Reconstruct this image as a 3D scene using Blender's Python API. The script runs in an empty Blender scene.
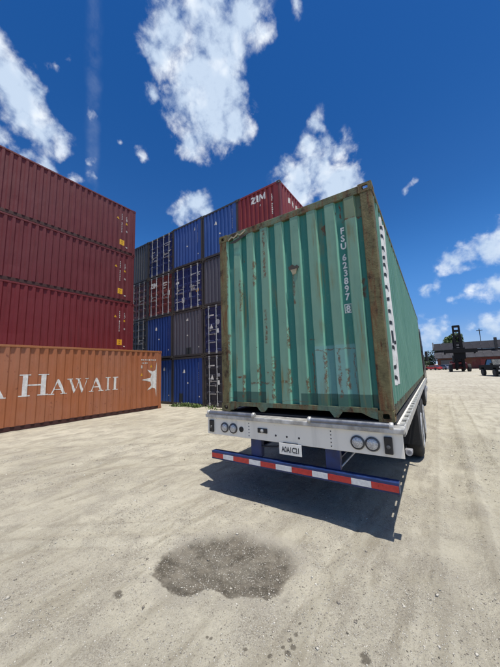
import bpy, bmesh, math, random
import numpy as np
from mathutils import Vector, Matrix

# ------------------------------------------------------------------ camera, sky, sun, exposure
scene = bpy.context.scene
COL = scene.collection
CAM = Vector((2.9234, -3.3603, 1.7719))
CR = Vector((0.818, 0.575, -0.0323)).normalized()
CF = Vector((-0.5661, 0.8137, 0.1326)).normalized()
CU = CR.cross(CF).normalized()
CR = CF.cross(CU).normalized()
FPX = 272.19                      # focal length in pixels of the 500 wide photograph
cam_data = bpy.data.cameras.new('camera')
cam = bpy.data.objects.new('camera', cam_data)
COL.objects.link(cam)
M = Matrix.Identity(4)
for i in range(3):
    M[i][0] = CR[i]; M[i][1] = CU[i]; M[i][2] = -CF[i]; M[i][3] = CAM[i]
cam.matrix_world = M
cam_data.sensor_fit = 'HORIZONTAL'
cam_data.sensor_width = 36.0
cam_data.lens = FPX / 500.0 * 36.0
cam_data.clip_start = 0.05
cam_data.clip_end = 9000
scene.camera = cam

def pix_dir(x, y):
    return (CF + CR * ((x - 250) / FPX) + CU * ((333.5 - y) / FPX)).normalized()

SUN = Vector((0.89, -0.36, 4.05)).normalized()       # towards the sun, from the shadow behind the trailer
sun_el = math.asin(SUN.z)
sun_az = math.atan2(SUN.x, SUN.y)
sd = bpy.data.lights.new('sun', 'SUN')
sd.energy = 5.0
sd.angle = math.radians(0.53)
sd.color = (1.0, 0.955, 0.875)
sun = bpy.data.objects.new('sun', sd)
COL.objects.link(sun)
sun.rotation_euler = SUN.to_track_quat('Z', 'Y').to_euler()
sun.location = (0, 0, 40)

world = bpy.data.worlds.new('World')
scene.world = world
world.use_nodes = True
wt = world.node_tree
for n in list(wt.nodes):
    wt.nodes.remove(n)

class NT:
    """small helper for building node trees"""
    def __init__(self, tree): self.t = tree
    def node(self, kind, **kw):
        n = self.t.nodes.new(kind)
        for k, v in kw.items(): setattr(n, k, v)
        return n
    def link(self, a, b): self.t.links.new(a, b)
    def put(self, sock, v):
        if isinstance(v, bpy.types.NodeSocket): self.link(v, sock)
        else: sock.default_value = v
    def math(self, op, a, b=0.0, c=0.0, clamp=False):
        n = self.node('ShaderNodeMath', operation=op, use_clamp=clamp)
        for s, v in zip(n.inputs, (a, b, c)): self.put(s, v)
        return n.outputs[0]
    def vmath(self, op, a, b=(0, 0, 0), scale=None):
        n = self.node('ShaderNodeVectorMath', operation=op)
        self.put(n.inputs[0], a); self.put(n.inputs[1], b)
        if scale is not None: self.put(n.inputs['Scale'], scale)
        return n.outputs['Value'] if op in ('DISTANCE', 'DOT_PRODUCT', 'LENGTH') else n.outputs[0]
    def ramp(self, v, lo, hi, a=0.0, b=1.0, smooth=True):
        n = self.node('ShaderNodeMapRange', interpolation_type='SMOOTHSTEP' if smooth else 'LINEAR')
        self.put(n.inputs[0], v)
        for i, q in enumerate((lo, hi, a, b)): self.put(n.inputs[i + 1], q)
        return n.outputs[0]
    def noise(self, vec, scale, detail=4.0, rough=0.55, dist=0.0):
        n = self.node('ShaderNodeTexNoise')
        if vec is not None: self.link(vec, n.inputs['Vector'])
        n.inputs['Scale'].default_value = scale
        n.inputs['Detail'].default_value = detail
        n.inputs['Roughness'].default_value = rough
        n.inputs['Distortion'].default_value = dist
        return n.outputs[0]
    def mix(self, f, a, b, mode='MIX'):
        n = self.node('ShaderNodeMix', data_type='RGBA', blend_type=mode)
        self.put(n.inputs[0], f)
        self.put(n.inputs[6], a if isinstance(a, bpy.types.NodeSocket) else tuple(a) + (1,) if len(a) == 3 else a)
        self.put(n.inputs[7], b if isinstance(b, bpy.types.NodeSocket) else tuple(b) + (1,) if len(b) == 3 else b)
        return n.outputs[2]
    def xyz(self, v):
        n = self.node('ShaderNodeSeparateXYZ'); self.link(v, n.inputs[0]); return n.outputs

def build_sky():
    T = NT(wt)
    out = T.node('ShaderNodeOutputWorld')
    bg = T.node('ShaderNodeBackground')
    bg.inputs['Strength'].default_value = 0.075
    sky = T.node('ShaderNodeTexSky', sky_type='NISHITA')
    sky.sun_disc = False
    sky.sun_elevation = sun_el
    sky.sun_rotation = sun_az
    sky.altitude = 0
    sky.air_density = 1.0
    sky.dust_density = 0.1
    sky.ozone_density = 1.6
    tc = T.node('ShaderNodeTexCoord')
    d = tc.outputs['Generated']
    hs = T.node('ShaderNodeHueSaturation')
    T.link(T.ramp(T.xyz(d)[2], 0.0, 0.55, 1.62, 1.40), hs.inputs['Saturation'])
    T.link(T.ramp(T.xyz(d)[2], 0.0, 0.75, 1.66, 1.37), hs.inputs['Value'])
    hs.inputs['Hue'].default_value = 0.511
    T.link(sky.outputs[0], hs.inputs['Color'])
    zc = T.xyz(d)[2]
    hz = T.mix(T.ramp(zc, 0.0, 0.16), (4.6, 6.8, 10.4), (1.5, 3.9, 9.4))
    blue = T.mix(T.ramp(zc, 0.5, 0.02, 0.0, 0.92), hs.outputs[0], hz)
    blue = T.mix(T.ramp(T.vmath('DOT_PRODUCT', d, tuple(SUN)), 0.80, 1.0, 0.0, 0.85), blue, (12.5, 13.2, 14.0))  # pale aureole round the unseen sun, added to neutralise blue ambient light
    # cloud puffs: centre (photo pixel) and radius, their directions on the sky
    px = [(172, 38, 34), (205, 22, 40), (245, 22, 32), (225, 48, 36), (160, 58, 24), (198, 76, 40), (205, 112, 46), (236, 124, 26),
          (190, 142, 20), (152, 98, 12), (222, 92, 34), (262, 30, 18), (215, -12, 34),
          (2, 72, 30), (24, 104, 33), (44, 128, 24), (-22, 50, 40), (60, 146, 12), (-40, 90, 30),
          (22, 156, 12), (45, 168, 14), (70, 182, 12), (0, 140, 13), (91, 163, 6), (94, 176, 6), (-20, 130, 14),
          (318, 168, 30), (342, 152, 18), (298, 186, 28), (338, 186, 30), (318, 122, 11), (284, 170, 12), (306, 152, 18),
          (196, 206, 18), (183, 214, 14), (205, 214, 14), (92, 117, 8), (66, 55, 8), (52, 60, 7), (117, 142, 6), (138, 150, 7), (295, 5, 9),
          (452, 262, 15), (468, 254, 19), (488, 246, 24), (510, 238, 28), (444, 268, 9),
          (478, 290, 13), (496, 286, 18), (462, 297, 9), (520, 284, 18), (424, 290, 9), (435, 288, 9),
          (430, 328, 16), (444, 324, 12), (420, 338, 12), (492, 324, 14), (510, 318, 16), (404, 192, 5), (412, 187, 4), (453, 280, 7), (475, 326, 9)]
    blobs = []
    for x, y, r in px:
        c = pix_dir(x, y)
        rr = 0.5 * ((pix_dir(x + r, y) - c).length + (pix_dir(x, y + r) - c).length)
        blobs.append((c, rr))
    rnd = random.Random(11)             # unseen puffs over the rest of the sky, enlarged to add neutral fill light
    while len(blobs) < len(px) + 26:
        a = rnd.uniform(0, 2 * math.pi); e = math.asin(rnd.uniform(0.03, 0.8))
        c = Vector((math.cos(a) * math.cos(e), math.sin(a) * math.cos(e), math.sin(e)))
        q = c.dot(CF)
        if q > 0 and abs(c.dot(CR) / q) < 1.15 and abs(c.dot(CU) / q) < 1.5: continue
        r = rnd.uniform(0.10, 0.22) * (0.45 + 0.75 * c.z)
        blobs.append((c, r)); t = c.cross(Vector((0, 0, 1))).normalized()
        blobs.append(((c + t * r * rnd.uniform(0.6, 1.0)).normalized(), r * 0.8))
    warp = T.node('ShaderNodeTexNoise'); warp.inputs['Scale'].default_value = 13.0; warp.inputs['Detail'].default_value = 5.0
    T.link(d, warp.inputs['Vector'])
    w1 = T.vmath('SUBTRACT', warp.outputs['Color'], (0.5, 0.5, 0.5))
    dw = T.vmath('ADD', d, T.vmath('SCALE', w1, scale=0.075))
    field = None
    for c, r in blobs:
        dist = T.vmath('DISTANCE', dw, tuple(c))
        amp = min(1.0, 0.22 + r / 0.10)                 # little puffs stay thin and ragged
        v = T.math('MULTIPLY_ADD', dist, -amp / r, amp)
        field = v if field is None else T.math('SMOOTH_MAX', field, v, 0.22)
    n1 = T.noise(d, 11.0, 6.0, 0.60, 0.3)
    n2 = T.noise(d, 38.0, 5.0, 0.66, 0.3)
    puff = T.math('ADD', T.math('MULTIPLY', T.math('SUBTRACT', n1, 0.5), 2.2), T.math('MULTIPLY', T.math('SUBTRACT', n2, 0.5), 1.25))
    vo = T.node('ShaderNodeTexVoronoi', feature='F1', normalize=True); vo.inputs['Scale'].default_value = 17.0; vo.inputs['Detail'].default_value = 2.0; vo.inputs['Roughness'].default_value = 0.5
    T.link(T.vmath('ADD', d, T.vmath('SCALE', w1, scale=0.03)), vo.inputs['Vector'])
    lump = T.math('SUBTRACT', 0.31, vo.outputs['Distance'])
    puff = T.math('ADD', T.math('MULTIPLY', puff, 0.72), T.math('MULTIPLY', lump, 1.5))
    dens = T.math('ADD', T.math('MINIMUM', T.math('MULTIPLY', field, 1.4), 0.85), puff)
    alpha = T.ramp(dens, 0.0, 0.95)
    alpha = T.math('MULTIPLY', alpha, T.ramp(field, -0.30, 0.15))
    # soft light and dark inside the clouds
    n3 = T.noise(d, 11.0, 4.0, 0.55)
    core = T.ramp(T.math('ADD', T.math('ADD', n3, T.math('MULTIPLY', lump, -0.75)), T.math('MULTIPLY', field, 0.45)), 0.36, 0.80)
    cloud = T.mix(core, (13.0, 13.6, 14.2), (7.8, 9.4, 11.6))
    # thin contrail: a narrow band on one great circle
    a, b = pix_dir(97, -40), pix_dir(92, 185)
    nrm = a.cross(b).normalized(); mid = (a + b).normalized()
    off = T.math('ABSOLUTE', T.math('ADD', T.vmath('DOT_PRODUCT', d, tuple(nrm)), T.math('MULTIPLY', T.math('SUBTRACT', n3, 0.5), 0.03)))
    band = T.ramp(off, 0.022, 0.003)
    band = T.math('MULTIPLY', band, T.ramp(T.vmath('DOT_PRODUCT', d, tuple(mid)), 0.86, 0.96))
    band = T.math('MULTIPLY', T.math('MULTIPLY', band, T.ramp(n1, 0.3, 0.7)), 0.13)
    col = T.mix(band, blue, (8.0, 9.4, 11.5))
    col = T.mix(T.math('MULTIPLY', alpha, 0.97), col, cloud)
    T.link(col, bg.inputs['Color'])
    T.link(bg.outputs[0], out.inputs[0])
build_sky()
world.cycles.sampling_method = 'MANUAL'
world.cycles.sample_map_resolution = 512

vs = scene.view_settings
vs.view_transform = 'Standard'; vs.look = 'None'; vs.exposure = 0.08; vs.gamma = 1.0; vs.use_curve_mapping = False
scene.render.engine = 'CYCLES'
scene.cycles.use_denoising = True
scene.cycles.max_bounces = 4
scene.cycles.use_adaptive_sampling = True
scene.cycles.adaptive_threshold = 0.02
scene.cycles.caustics_reflective = False
scene.cycles.caustics_refractive = False

# ------------------------------------------------------------------ helpers
RND = random.Random(5)

class MB:
    def __init__(self): self.v = []; self.f = []
    def add(self, vs_, fs):
        o = len(self.v); self.v += [tuple(p) for p in vs_]; self.f += [tuple(o + i for i in f) for f in fs]; return self
    def box(self, x0, x1, y0, y1, z0, z1):
        return self.add([(x0, y0, z0), (x1, y0, z0), (x1, y1, z0), (x0, y1, z0), (x0, y0, z1), (x1, y0, z1), (x1, y1, z1), (x0, y1, z1)],
                        [(3, 2, 1, 0), (4, 5, 6, 7), (0, 1, 5, 4), (1, 2, 6, 5), (2, 3, 7, 6), (3, 0, 4, 7)])
    def bbox(self, x0, x1, y0, y1, z0, z1, b=0.008):
        """box with chamfered edges"""
        bm = bmesh.new(); bmesh.ops.create_cube(bm, size=1.0)
        for v in bm.verts:
            v.co = Vector(((x0 + x1) / 2 + v.co.x * (x1 - x0), (y0 + y1) / 2 + v.co.y * (y1 - y0), (z0 + z1) / 2 + v.co.z * (z1 - z0)))
        bmesh.ops.bevel(bm, geom=list(bm.edges), offset=b, segments=2, affect='EDGES', profile=0.6)
        return self.bm(bm)
    def bm(self, bm):
        bm.verts.index_update()
        self.add([v.co for v in bm.verts], [[v.index for v in f.verts] for f in bm.faces]); bm.free(); return self
    def prism(self, pts, axis, a, b):
        """polygon pts (2D) extruded along axis from a to b; axis x -> pts are (y,z), y -> (x,z), z -> (x,y)"""
        n = len(pts)
        def P(p, t): return {'x': (t, p[0], p[1]), 'y': (p[0], t, p[1]), 'z': (p[0], p[1], t)}[axis]
        vs_ = [P(p, a) for p in pts] + [P(p, b) for p in pts]
        return self.add(vs_, [tuple(range(n)), tuple(range(2 * n - 1, n - 1, -1))] + [(i, i + n, (i + 1) % n + n, (i + 1) % n) for i in range(n)])
    def lathe(self, c, axis, prof, seg=20):
        """profile [(r,t)] turned about an axis through c"""
        ax = Vector(axis).normalized(); u = ax.orthogonal().normalized(); w = ax.cross(u); c = Vector(c)
        vs_ = []; fs = []
        for r, t in prof:
            for k in range(seg):
                a = 2 * math.pi * k / seg
                vs_.append(c + ax * t + (u * math.cos(a) + w * math.sin(a)) * r)
        for j in range(len(prof) - 1):
            for k in range(seg):
                fs.append((j * seg + k, j * seg + (k + 1) % seg, (j + 1) * seg + (k + 1) % seg, (j + 1) * seg + k))
        if prof[0][0] > 1e-6: fs.append(tuple(range(seg - 1, -1, -1)))
        if prof[-1][0] > 1e-6: fs.append(tuple((len(prof) - 1) * seg + k for k in range(seg)))
        return self.add(vs_, fs)
    def cyl(self, p0, p1, r, seg=12, r1=None):
        p0 = Vector(p0); p1 = Vector(p1)
        return self.lathe(p0, p1 - p0, [(r, 0), (r if r1 is None else r1, (p1 - p0).length)], seg)
    def mesh(self, name):
        me = bpy.data.meshes.new(name); me.from_pydata(self.v, [], self.f)
        bm = bmesh.new(); bm.from_mesh(me); bmesh.ops.recalc_face_normals(bm, faces=list(bm.faces)); bm.to_mesh(me); bm.free()
        me.materials.append(None); me.update(); return me
    def build(self, name, mat, parent=None, smooth=False, loc=None):
        return put(name, self.mesh(name), mat, parent, smooth, loc)

def put(name, me, mat, parent=None, smooth=False, loc=None):
    o = bpy.data.objects.new(name, me); COL.objects.link(o)
    if smooth:
        me.shade_smooth()
        try: me.set_sharp_from_angle(angle=math.radians(40))
        except Exception: pass
    if len(me.materials) == 0: me.materials.append(None)
    o.material_slots[0].link = 'OBJECT'; o.material_slots[0].material = mat
    if parent: o.parent = parent
    if loc: o.location = loc
    return o

def thing(name, label, cat, loc=(0, 0, 0), rz=0.0, group=None):
    o = bpy.data.objects.new(name, None); COL.objects.link(o)
    o.location = loc; o.rotation_euler = (0, 0, rz); o.empty_display_size = 0.3
    o['label'] = label; o['category'] = cat
    if group: o['group'] = group
    return o

def copy_tree(o, parent=None):
    c = o.copy(); COL.objects.link(c); c.parent = parent
    for ch in list(o.children): copy_tree(ch, c)
    return c

# ------------------------------------------------------------------ materials
def new_mat(name):
    m = bpy.data.materials.new(name); m.use_nodes = True
    t = m.node_tree
    for n in list(t.nodes): t.nodes.remove(n)
    T = NT(t)
    out = T.node('ShaderNodeOutputMaterial'); b = T.node('ShaderNodeBsdfPrincipled')
    T.link(b.outputs[0], out.inputs[0])
    return m, T, b

def plain(name, col, rough=0.5, metal=0.0, var=0.25, scale=6.0, bump=0.0, spec=0.5, dirt=0.0, dirtcol=(0.16, 0.13, 0.09)):
    m, T, b = new_mat(name)
    tc = T.node('ShaderNodeTexCoord'); v = tc.outputs['Object']
    n = T.noise(v, scale, 6, 0.6)
    dark = tuple(c * (1 - var) for c in col); lite = tuple(min(1, c * (1 + var * 0.5)) for c in col)
    c = T.mix(T.ramp(n, 0.3, 0.7), dark, lite)
    if dirt:
        n2 = T.noise(v, scale * 0.45, 8, 0.7)
        c = T.mix(T.math('MULTIPLY', T.ramp(n2, 0.48, 0.72), dirt), c, dirtcol)
    T.link(c, b.inputs['Base Color'])
    T.link(T.ramp(n, 0.2, 0.8, max(0.05, rough - 0.1), min(1, rough + 0.12)), b.inputs['Roughness'])
    b.inputs['Metallic'].default_value = metal
    b.inputs['Specular IOR Level'].default_value = spec
    if bump:
        bp = T.node('ShaderNodeBump'); bp.inputs['Strength'].default_value = bump; bp.inputs['Distance'].default_value = 0.01
        T.link(T.noise(v, scale * 6, 6, 0.6), bp.inputs['Height']); T.link(bp.outputs[0], b.inputs['Normal'])
    return m

def paint(name, col, rust=0.3, fade=0.35, scuff=0.25, rough=0.5, streak=0.5, rustcol=(0.13, 0.05, 0.022)):
    """weathered container paint: sun-fade, vertical streaks, rust spots with runs, scuffs"""
    m, T, b = new_mat(name)
    tc = T.node('ShaderNodeTexCoord'); oi = T.node('ShaderNodeObjectInfo')
    v = T.vmath('ADD', tc.outputs['Object'], T.vmath('SCALE', (37.0, 91.0, 13.0), scale=oi.outputs['Random']))
    vz = T.vmath('MULTIPLY', v, (1, 1, 0.09))
    big = T.noise(v, 0.55, 4, 0.6)
    st = T.noise(vz, 5.5, 6, 0.65)
    grey = sum(col) / 3
    faded = tuple(c * 0.72 + grey * 0.28 + 0.03 for c in col)
    dark = tuple(c * 0.68 for c in col)
    c = T.mix(T.math('MULTIPLY', T.ramp(big, 0.35, 0.7), fade), col, faded)
    c = T.mix(T.math('MULTIPLY', T.ramp(st, 0.5, 0.72), streak), c, dark)
    sp = T.noise(v, 7.0, 9, 0.68)
    run = T.noise(vz, 9.0, 4, 0.6)
    k = T.math('ADD', sp, T.math('MULTIPLY', T.math('SUBTRACT', run, 0.5), 0.45))
    k = T.math('ADD', k, T.math('MULTIPLY', T.math('SUBTRACT', big, 0.5), 0.3))
    rm = T.ramp(k, 0.80 - 0.26 * rust, 0.86 - 0.22 * rust)
    rc = T.mix(T.noise(v, 30, 4), tuple(x * 0.6 for x in rustcol), tuple(min(1, x * 1.7) for x in rustcol))
    c = T.mix(T.math('MULTIPLY', rm, 0.9), c, rc)
    sc = T.ramp(T.noise(T.vmath('MULTIPLY', v, (1, 1, 2.2)), 13, 8, 0.7), 0.66, 0.72)
    c = T.mix(T.math('MULTIPLY', sc, scuff), c, (0.5, 0.46, 0.42))
    T.link(c, b.inputs['Base Color'])
    r = T.math('ADD', T.ramp(st, 0.2, 0.8, rough - 0.08, rough + 0.1), T.math('MULTIPLY', rm, 0.3))
    T.link(r, b.inputs['Roughness'])
    b.inputs['Specular IOR Level'].default_value = 0.4
    bp = T.node('ShaderNodeBump'); bp.inputs['Strength'].default_value = 0.25; bp.inputs['Distance'].default_value = 0.01
    T.link(T.math('ADD', T.noise(v, 2.4, 3), T.math('MULTIPLY', sp, 0.25)), bp.inputs['Height']); T.link(bp.outputs[0], b.inputs['Normal'])
    return m

MT = {}
MT['maroon'] = paint('maroon_paint', (0.128, 0.021, 0.025), 0.16, 0.2, 0.16, 0.6, 0.75)
MT['maroon2'] = paint('maroon_paint_b', (0.132, 0.019, 0.024), 0.18, 0.15, 0.26, 0.6, 0.75)
MT['maroon3'] = paint('maroon_paint_c', (0.155, 0.017, 0.022), 0.15, 0.15, 0.4, 0.6, 0.75)
MT['orange'] = paint('rust_orange_paint', (0.375, 0.128, 0.052), 0.62, 0.4, 0.14, 0.6, 0.6, (0.17, 0.055, 0.035))
MT['orange_rail'] = paint('rust_orange_rail', (0.36, 0.135, 0.045), 0.6, 0.4, 0.2, 0.6, 0.4)
MT['blue'] = paint('cobalt_paint', (0.026, 0.076, 0.28), 0.06, 0.25, 0.06)
MT['blue2'] = paint('royal_blue_paint', (0.012, 0.044, 0.20), 0.06, 0.2, 0.06)
MT['blue3'] = paint('sky_blue_paint', (0.028, 0.085, 0.29), 0.08, 0.25, 0.08)
MT['navy'] = paint('navy_paint', (0.018, 0.024, 0.085), 0.1, 0.3, 0.1)
MT['navyblue'] = paint('navy_blue_paint', (0.016, 0.027, 0.115), 0.06, 0.3, 0.08)
MT['grey'] = paint('slate_grey_paint', (0.088, 0.086, 0.108), 0.14, 0.3, 0.1)
MT['greydark'] = paint('charcoal_paint', (0.065, 0.07, 0.085), 0.12, 0.3, 0.1)
MT['black'] = paint('black_blue_paint', (0.022, 0.024, 0.036), 0.12, 0.3, 0.1)
MT['red'] = paint('signal_red_paint', (0.21, 0.024, 0.024), 0.12, 0.3, 0.08)
MT['red2'] = paint('dull_red_paint', (0.15, 0.030, 0.027), 0.2, 0.3, 0.1)
MT['darkred'] = paint('oxblood_paint', (0.09, 0.03, 0.032), 0.2, 0.3, 0.1)
def rusted_post(name, base, green=0.0):
    m, T, b = new_mat(name)
    tc = T.node('ShaderNodeTexCoord'); oi = T.node('ShaderNodeObjectInfo')
    v = T.vmath('ADD', tc.outputs['Object'], T.vmath('SCALE', (37.0, 91.0, 13.0), scale=oi.outputs['Random']))
    vz = T.vmath('MULTIPLY', v, (1, 1, 0.13))
    a = T.noise(vz, 16, 7, 0.7); q = T.noise(v, 5, 8, 0.7); f = T.noise(v, 45, 5, 0.7)
    c = T.mix(T.ramp(q, 0.35, 0.65), base, tuple(x * 0.55 for x in base))
    c = T.mix(T.math('MULTIPLY', T.ramp(a, 0.46, 0.62), 0.85), c, (0.135, 0.058, 0.024))
    c = T.mix(T.math('MULTIPLY', T.ramp(T.math('ADD', q, T.math('MULTIPLY', a, 0.5)), 0.80, 0.90), 0.9), c, (0.036, 0.022, 0.014))
    if green: c = T.mix(T.math('MULTIPLY', T.ramp(T.noise(v, 3.2, 6, 0.7), 0.50, 0.60), green), c, (0.105, 0.19, 0.145))
    c = T.mix(T.math('MULTIPLY', T.ramp(f, 0.58, 0.72), 0.35), c, (0.19, 0.15, 0.09))
    T.link(c, b.inputs['Base Color']); b.inputs['Roughness'].default_value = 0.75; b.inputs['Specular IOR Level'].default_value = 0.3
    bp = T.node('ShaderNodeBump'); bp.inputs['Strength'].default_value = 0.5; bp.inputs['Distance'].default_value = 0.01
    T.link(T.math('ADD', f, q), bp.inputs['Height']); T.link(bp.outputs[0], b.inputs['Normal'])
    return m
MT['post'] = rusted_post('olive_rusted_paint', (0.175, 0.155, 0.075))
MT['greenrail'] = rusted_post('green_rail_paint', (0.15, 0.165, 0.095), 0.6)
MT['underrail'] = paint('grimy_shaded_underrail', (0.055, 0.018, 0.016), 0.5, 0.3, 0.05, 0.7)  # rusty dark maroon, deepened to stand in for the shadow line below containers
MT['wallpost'] = paint('dark_frame_paint', (0.05, 0.045, 0.045), 0.5, 0.3, 0.05)
MT['white'] = plain('white_lettering', (0.74, 0.73, 0.70), 0.6, var=0.22, scale=9)
MT['cream'] = plain('faded_lettering', (0.62, 0.59, 0.55), 0.7, var=0.3, scale=7)
MT['yellow'] = plain('yellow_sticker', (0.72, 0.40, 0.02), 0.5, var=0.12)
MT['blackmark'] = plain('black_mark', (0.02, 0.025, 0.03), 0.6)
MT['greymark'] = plain('grey_mark', (0.33, 0.33, 0.36), 0.6)
MT['galv'] = plain('galvanised_steel', (0.48, 0.48, 0.48), 0.45, 0.2, 0.3, 12)
MT['galvdim'] = plain('dull_galvanised_steel', (0.34, 0.33, 0.33), 0.5, 0.2, 0.3, 12)
MT['casting'] = paint('rusted_casting', (0.07, 0.06, 0.05), 0.7, 0.3, 0.1, 0.75)
MT['rubber'] = plain('tyre_rubber', (0.022, 0.022, 0.023), 0.85, var=0.3, scale=10, bump=0.2, dirt=0.5, dirtcol=(0.10, 0.09, 0.075))
MT['trailerwhite'] = paint('worn_white_paint', (0.88, 0.82, 0.70), 0.5, 0.1, 0.2, 0.5, 0.55, (0.20, 0.16, 0.11))
MT['alu'] = plain('worn_aluminium', (0.50, 0.49, 0.47), 0.42, 0.35, 0.35, 9, 0.1, dirt=0.65, dirtcol=(0.2, 0.18, 0.15))
MT['tube'] = plain('grey_steel_tube', (0.20, 0.21, 0.24), 0.4, 0.5, 0.3, 10, 0.1, dirt=0.3)
MT['blueframe'] = plain('blue_frame_paint', (0.011, 0.030, 0.12), 0.42, var=0.35, scale=8, dirt=0.2, dirtcol=(0.05, 0.045, 0.04))
MT['darksteel'] = plain('dark_steel', (0.035, 0.035, 0.038), 0.6, 0.2, 0.3, 7, dirt=0.4, dirtcol=(0.09, 0.075, 0.06))
MT['redtape'] = plain('red_reflective_tape', (0.46, 0.035, 0.03), 0.35, var=0.2, scale=25)
MT['whitetape'] = plain('white_reflective_tape', (0.66, 0.66, 0.66), 0.35, var=0.15, scale=25)
MT['lens'] = plain('clear_lamp_lens', (0.55, 0.55, 0.54), 0.25, 0.3, 0.35, 60)
MT['ring'] = plain('lamp_ring', (0.10, 0.10, 0.10), 0.4, 0.3)
MT['blackplastic'] = plain('black_plastic', (0.014, 0.014, 0.015), 0.5)
MT['plate'] = plain('licence_plate_white', (0.80, 0.78, 0.72), 0.45, var=0.12)
MT['wood'] = plain('container_floor_ply', (0.05, 0.04, 0.03), 0.9)
MT['glass'] = plain('dark_glass', (0.02, 0.025, 0.03), 0.08, spec=0.8, var=0.1)
MT['barecream'] = plain('torn_pale_metal', (0.40, 0.36, 0.25), 0.6, var=0.3, scale=18)

def green_paint(name, end):
    """weathered green paint; the crests are chalked by the sun and rubbing, the troughs keep their teal"""
    m, T, b = new_mat(name)
    tc = T.node('ShaderNodeTexCoord'); v = tc.outputs['Object']
    X, Y, Z = T.xyz(v)
    vz = T.vmath('MULTIPLY', v, (1, 1, 0.07))
    big = T.noise(v, 0.9, 5, 0.6); st = T.noise(vz, 6.0, 6, 0.65); fine = T.noise(v, 24, 6, 0.65)
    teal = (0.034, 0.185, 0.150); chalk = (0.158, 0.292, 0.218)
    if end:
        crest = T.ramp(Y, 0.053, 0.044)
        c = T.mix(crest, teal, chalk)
        c = T.mix(T.math('MULTIPLY', T.math('MULTIPLY', T.ramp(Y, 0.017, 0.024), crest), 0.85), c, (0.215, 0.50, 0.375))  # sunlit fold edges painted in: the slopes get a brighter mint
    else:
        c = T.mix(T.ramp(big, 0.3, 0.7), (0.095, 0.235, 0.175), (0.130, 0.275, 0.205))
    c = T.mix(T.math('MULTIPLY', T.ramp(st, 0.5, 0.75), 0.45), c, (0.055, 0.165, 0.125))
    c = T.mix(T.math('MULTIPLY', T.ramp(fine, 0.55, 0.8), 0.25), c, (0.20, 0.33, 0.26))
    if end:
        def rect(x0, x1, z0, z1, s=0.006):
            a = T.math('MULTIPLY', T.ramp(X, x0 - s, x0 + s), T.ramp(X, x1 + s, x1 - s))
            q = T.math('MULTIPLY', T.ramp(Z, z0 - s, z0 + s), T.ramp(Z, z1 + s, z1 - s))
            return T.math('MULTIPLY', a, q)
        # repainted patches: pale blue-green repair, dark green touch-up along the foot, olive plate at the top
        c = T.mix(T.math('MULTIPLY', rect(1.555, 2.09, 0.24, 0.90, 0.012), 0.62), c, (0.165, 0.34, 0.335))
        c = T.mix(T.math('MULTIPLY', rect(1.35, 2.30, 0.14, 0.292), 0.86), c, (0.025, 0.085, 0.066))
        c = T.mix(T.math('MULTIPLY', rect(0.2, 0.815, 0.14, 0.300), 0.86), c, (0.028, 0.085, 0.066))
        c = T.mix(T.math('MULTIPLY', rect(2.07, 2.33, 2.50, 2.84, 0.015), 0.6), c, (0.15, 0.155, 0.075))
        # rust lines: weld seam of the plate, the repair's edge, knocks along one height
        wob = T.math('MULTIPLY', T.math('SUBTRACT', T.noise(v, 8, 6, 0.65), 0.5), 0.10)
        Zw = T.math('ADD', Z, wob); Xw = T.math('ADD', X, wob)
        lines = None
        def seg(axis, at, lo, hi, w, s=1.0):
            nonlocal lines
            p, q = (Zw, X) if axis == 'z' else (Xw, Z)
            k = T.math('MULTIPLY', T.ramp(T.math('ABSOLUTE', T.math('SUBTRACT', p, at)), w, w * 0.3),
                       T.math('MULTIPLY', T.ramp(q, lo - 0.02, lo + 0.02), T.ramp(q, hi + 0.02, hi - 0.02)))
            k = T.math('MULTIPLY', k, s)
            lines = k if lines is None else T.math('MAXIMUM', lines, k)
        seg('z', 2.50, 2.03, 2.33, 0.016); seg('x', 2.035, 2.5, 2.82, 0.016); seg('x', 2.33, 2.48, 2.82, 0.012)
        seg('z', 0.845, 1.55, 2.08, 0.012, 0.8); seg('x', 1.535, 0.30, 0.84, 0.014, 0.9); seg('x', 2.06, 0.30, 0.80, 0.012, 0.7)
        seg('z', 0.43, 0.56, 0.90, 0.022, 0.95); seg('z', 0.44, 1.04, 1.22, 0.024, 1.0); seg('z', 0.52, 0.28, 0.44, 0.022, 0.95)
        seg('z', 1.0, 1.50, 1.60, 0.012, 0.9); seg('z', 0.19, 0.15, 1.45, 0.010, 0.45)
        for xx, za, zb in ((0.405, 1.55, 2.05), (0.87, 2.0, 2.75), (0.70, 0.25, 0.7), (1.19, 0.3, 0.62), (0.42, 0.2, 0.55), (0.93, 0.2, 0.6), (1.33, 1.5, 2.0), (0.86, 1.0, 1.5), (1.45, 0.3, 0.5), (2.24, 1.45, 1.7), (0.15, 0.3, 1.2), (0.14, 1.6, 2.6), (1.70, 0.3, 0.83), (1.88, 0.25, 0.84), (1.20, 0.9, 1.2), (0.67, 1.9, 2.3), (0.95, 0.62, 0.8), (1.97, 0.35, 0.6), (2.30, 0.2, 1.1)):
            seg('x', xx, za, zb, 0.026, 0.85)
        gate = T.ramp(T.noise(v, 24, 7, 0.75), 0.40, 0.56)
        c = T.mix(T.math('MULTIPLY', lines, gate), c, (0.125, 0.048, 0.020))
        stain = T.math('MULTIPLY', T.ramp(T.noise(vz, 11, 5, 0.7), 0.50, 0.70), T.ramp(T.noise(v, 1.6, 3), 0.40, 0.62))
        c = T.mix(T.math('MULTIPLY', stain, 0.85), c, (0.165, 0.145, 0.055))
    sp = T.noise(v, 6.5, 9, 0.72)
    k = T.math('ADD', sp, T.math('MULTIPLY', T.math('SUBTRACT', T.noise(vz, 10, 4), 0.5), 0.5))
    rm = T.ramp(k, 0.685, 0.72) if end else T.ramp(k, 0.73, 0.77)
    c = T.mix(T.math('MULTIPLY', rm, 0.9), c, T.mix(fine, (0.06, 0.028, 0.014), (0.21, 0.085, 0.03)))
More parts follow.
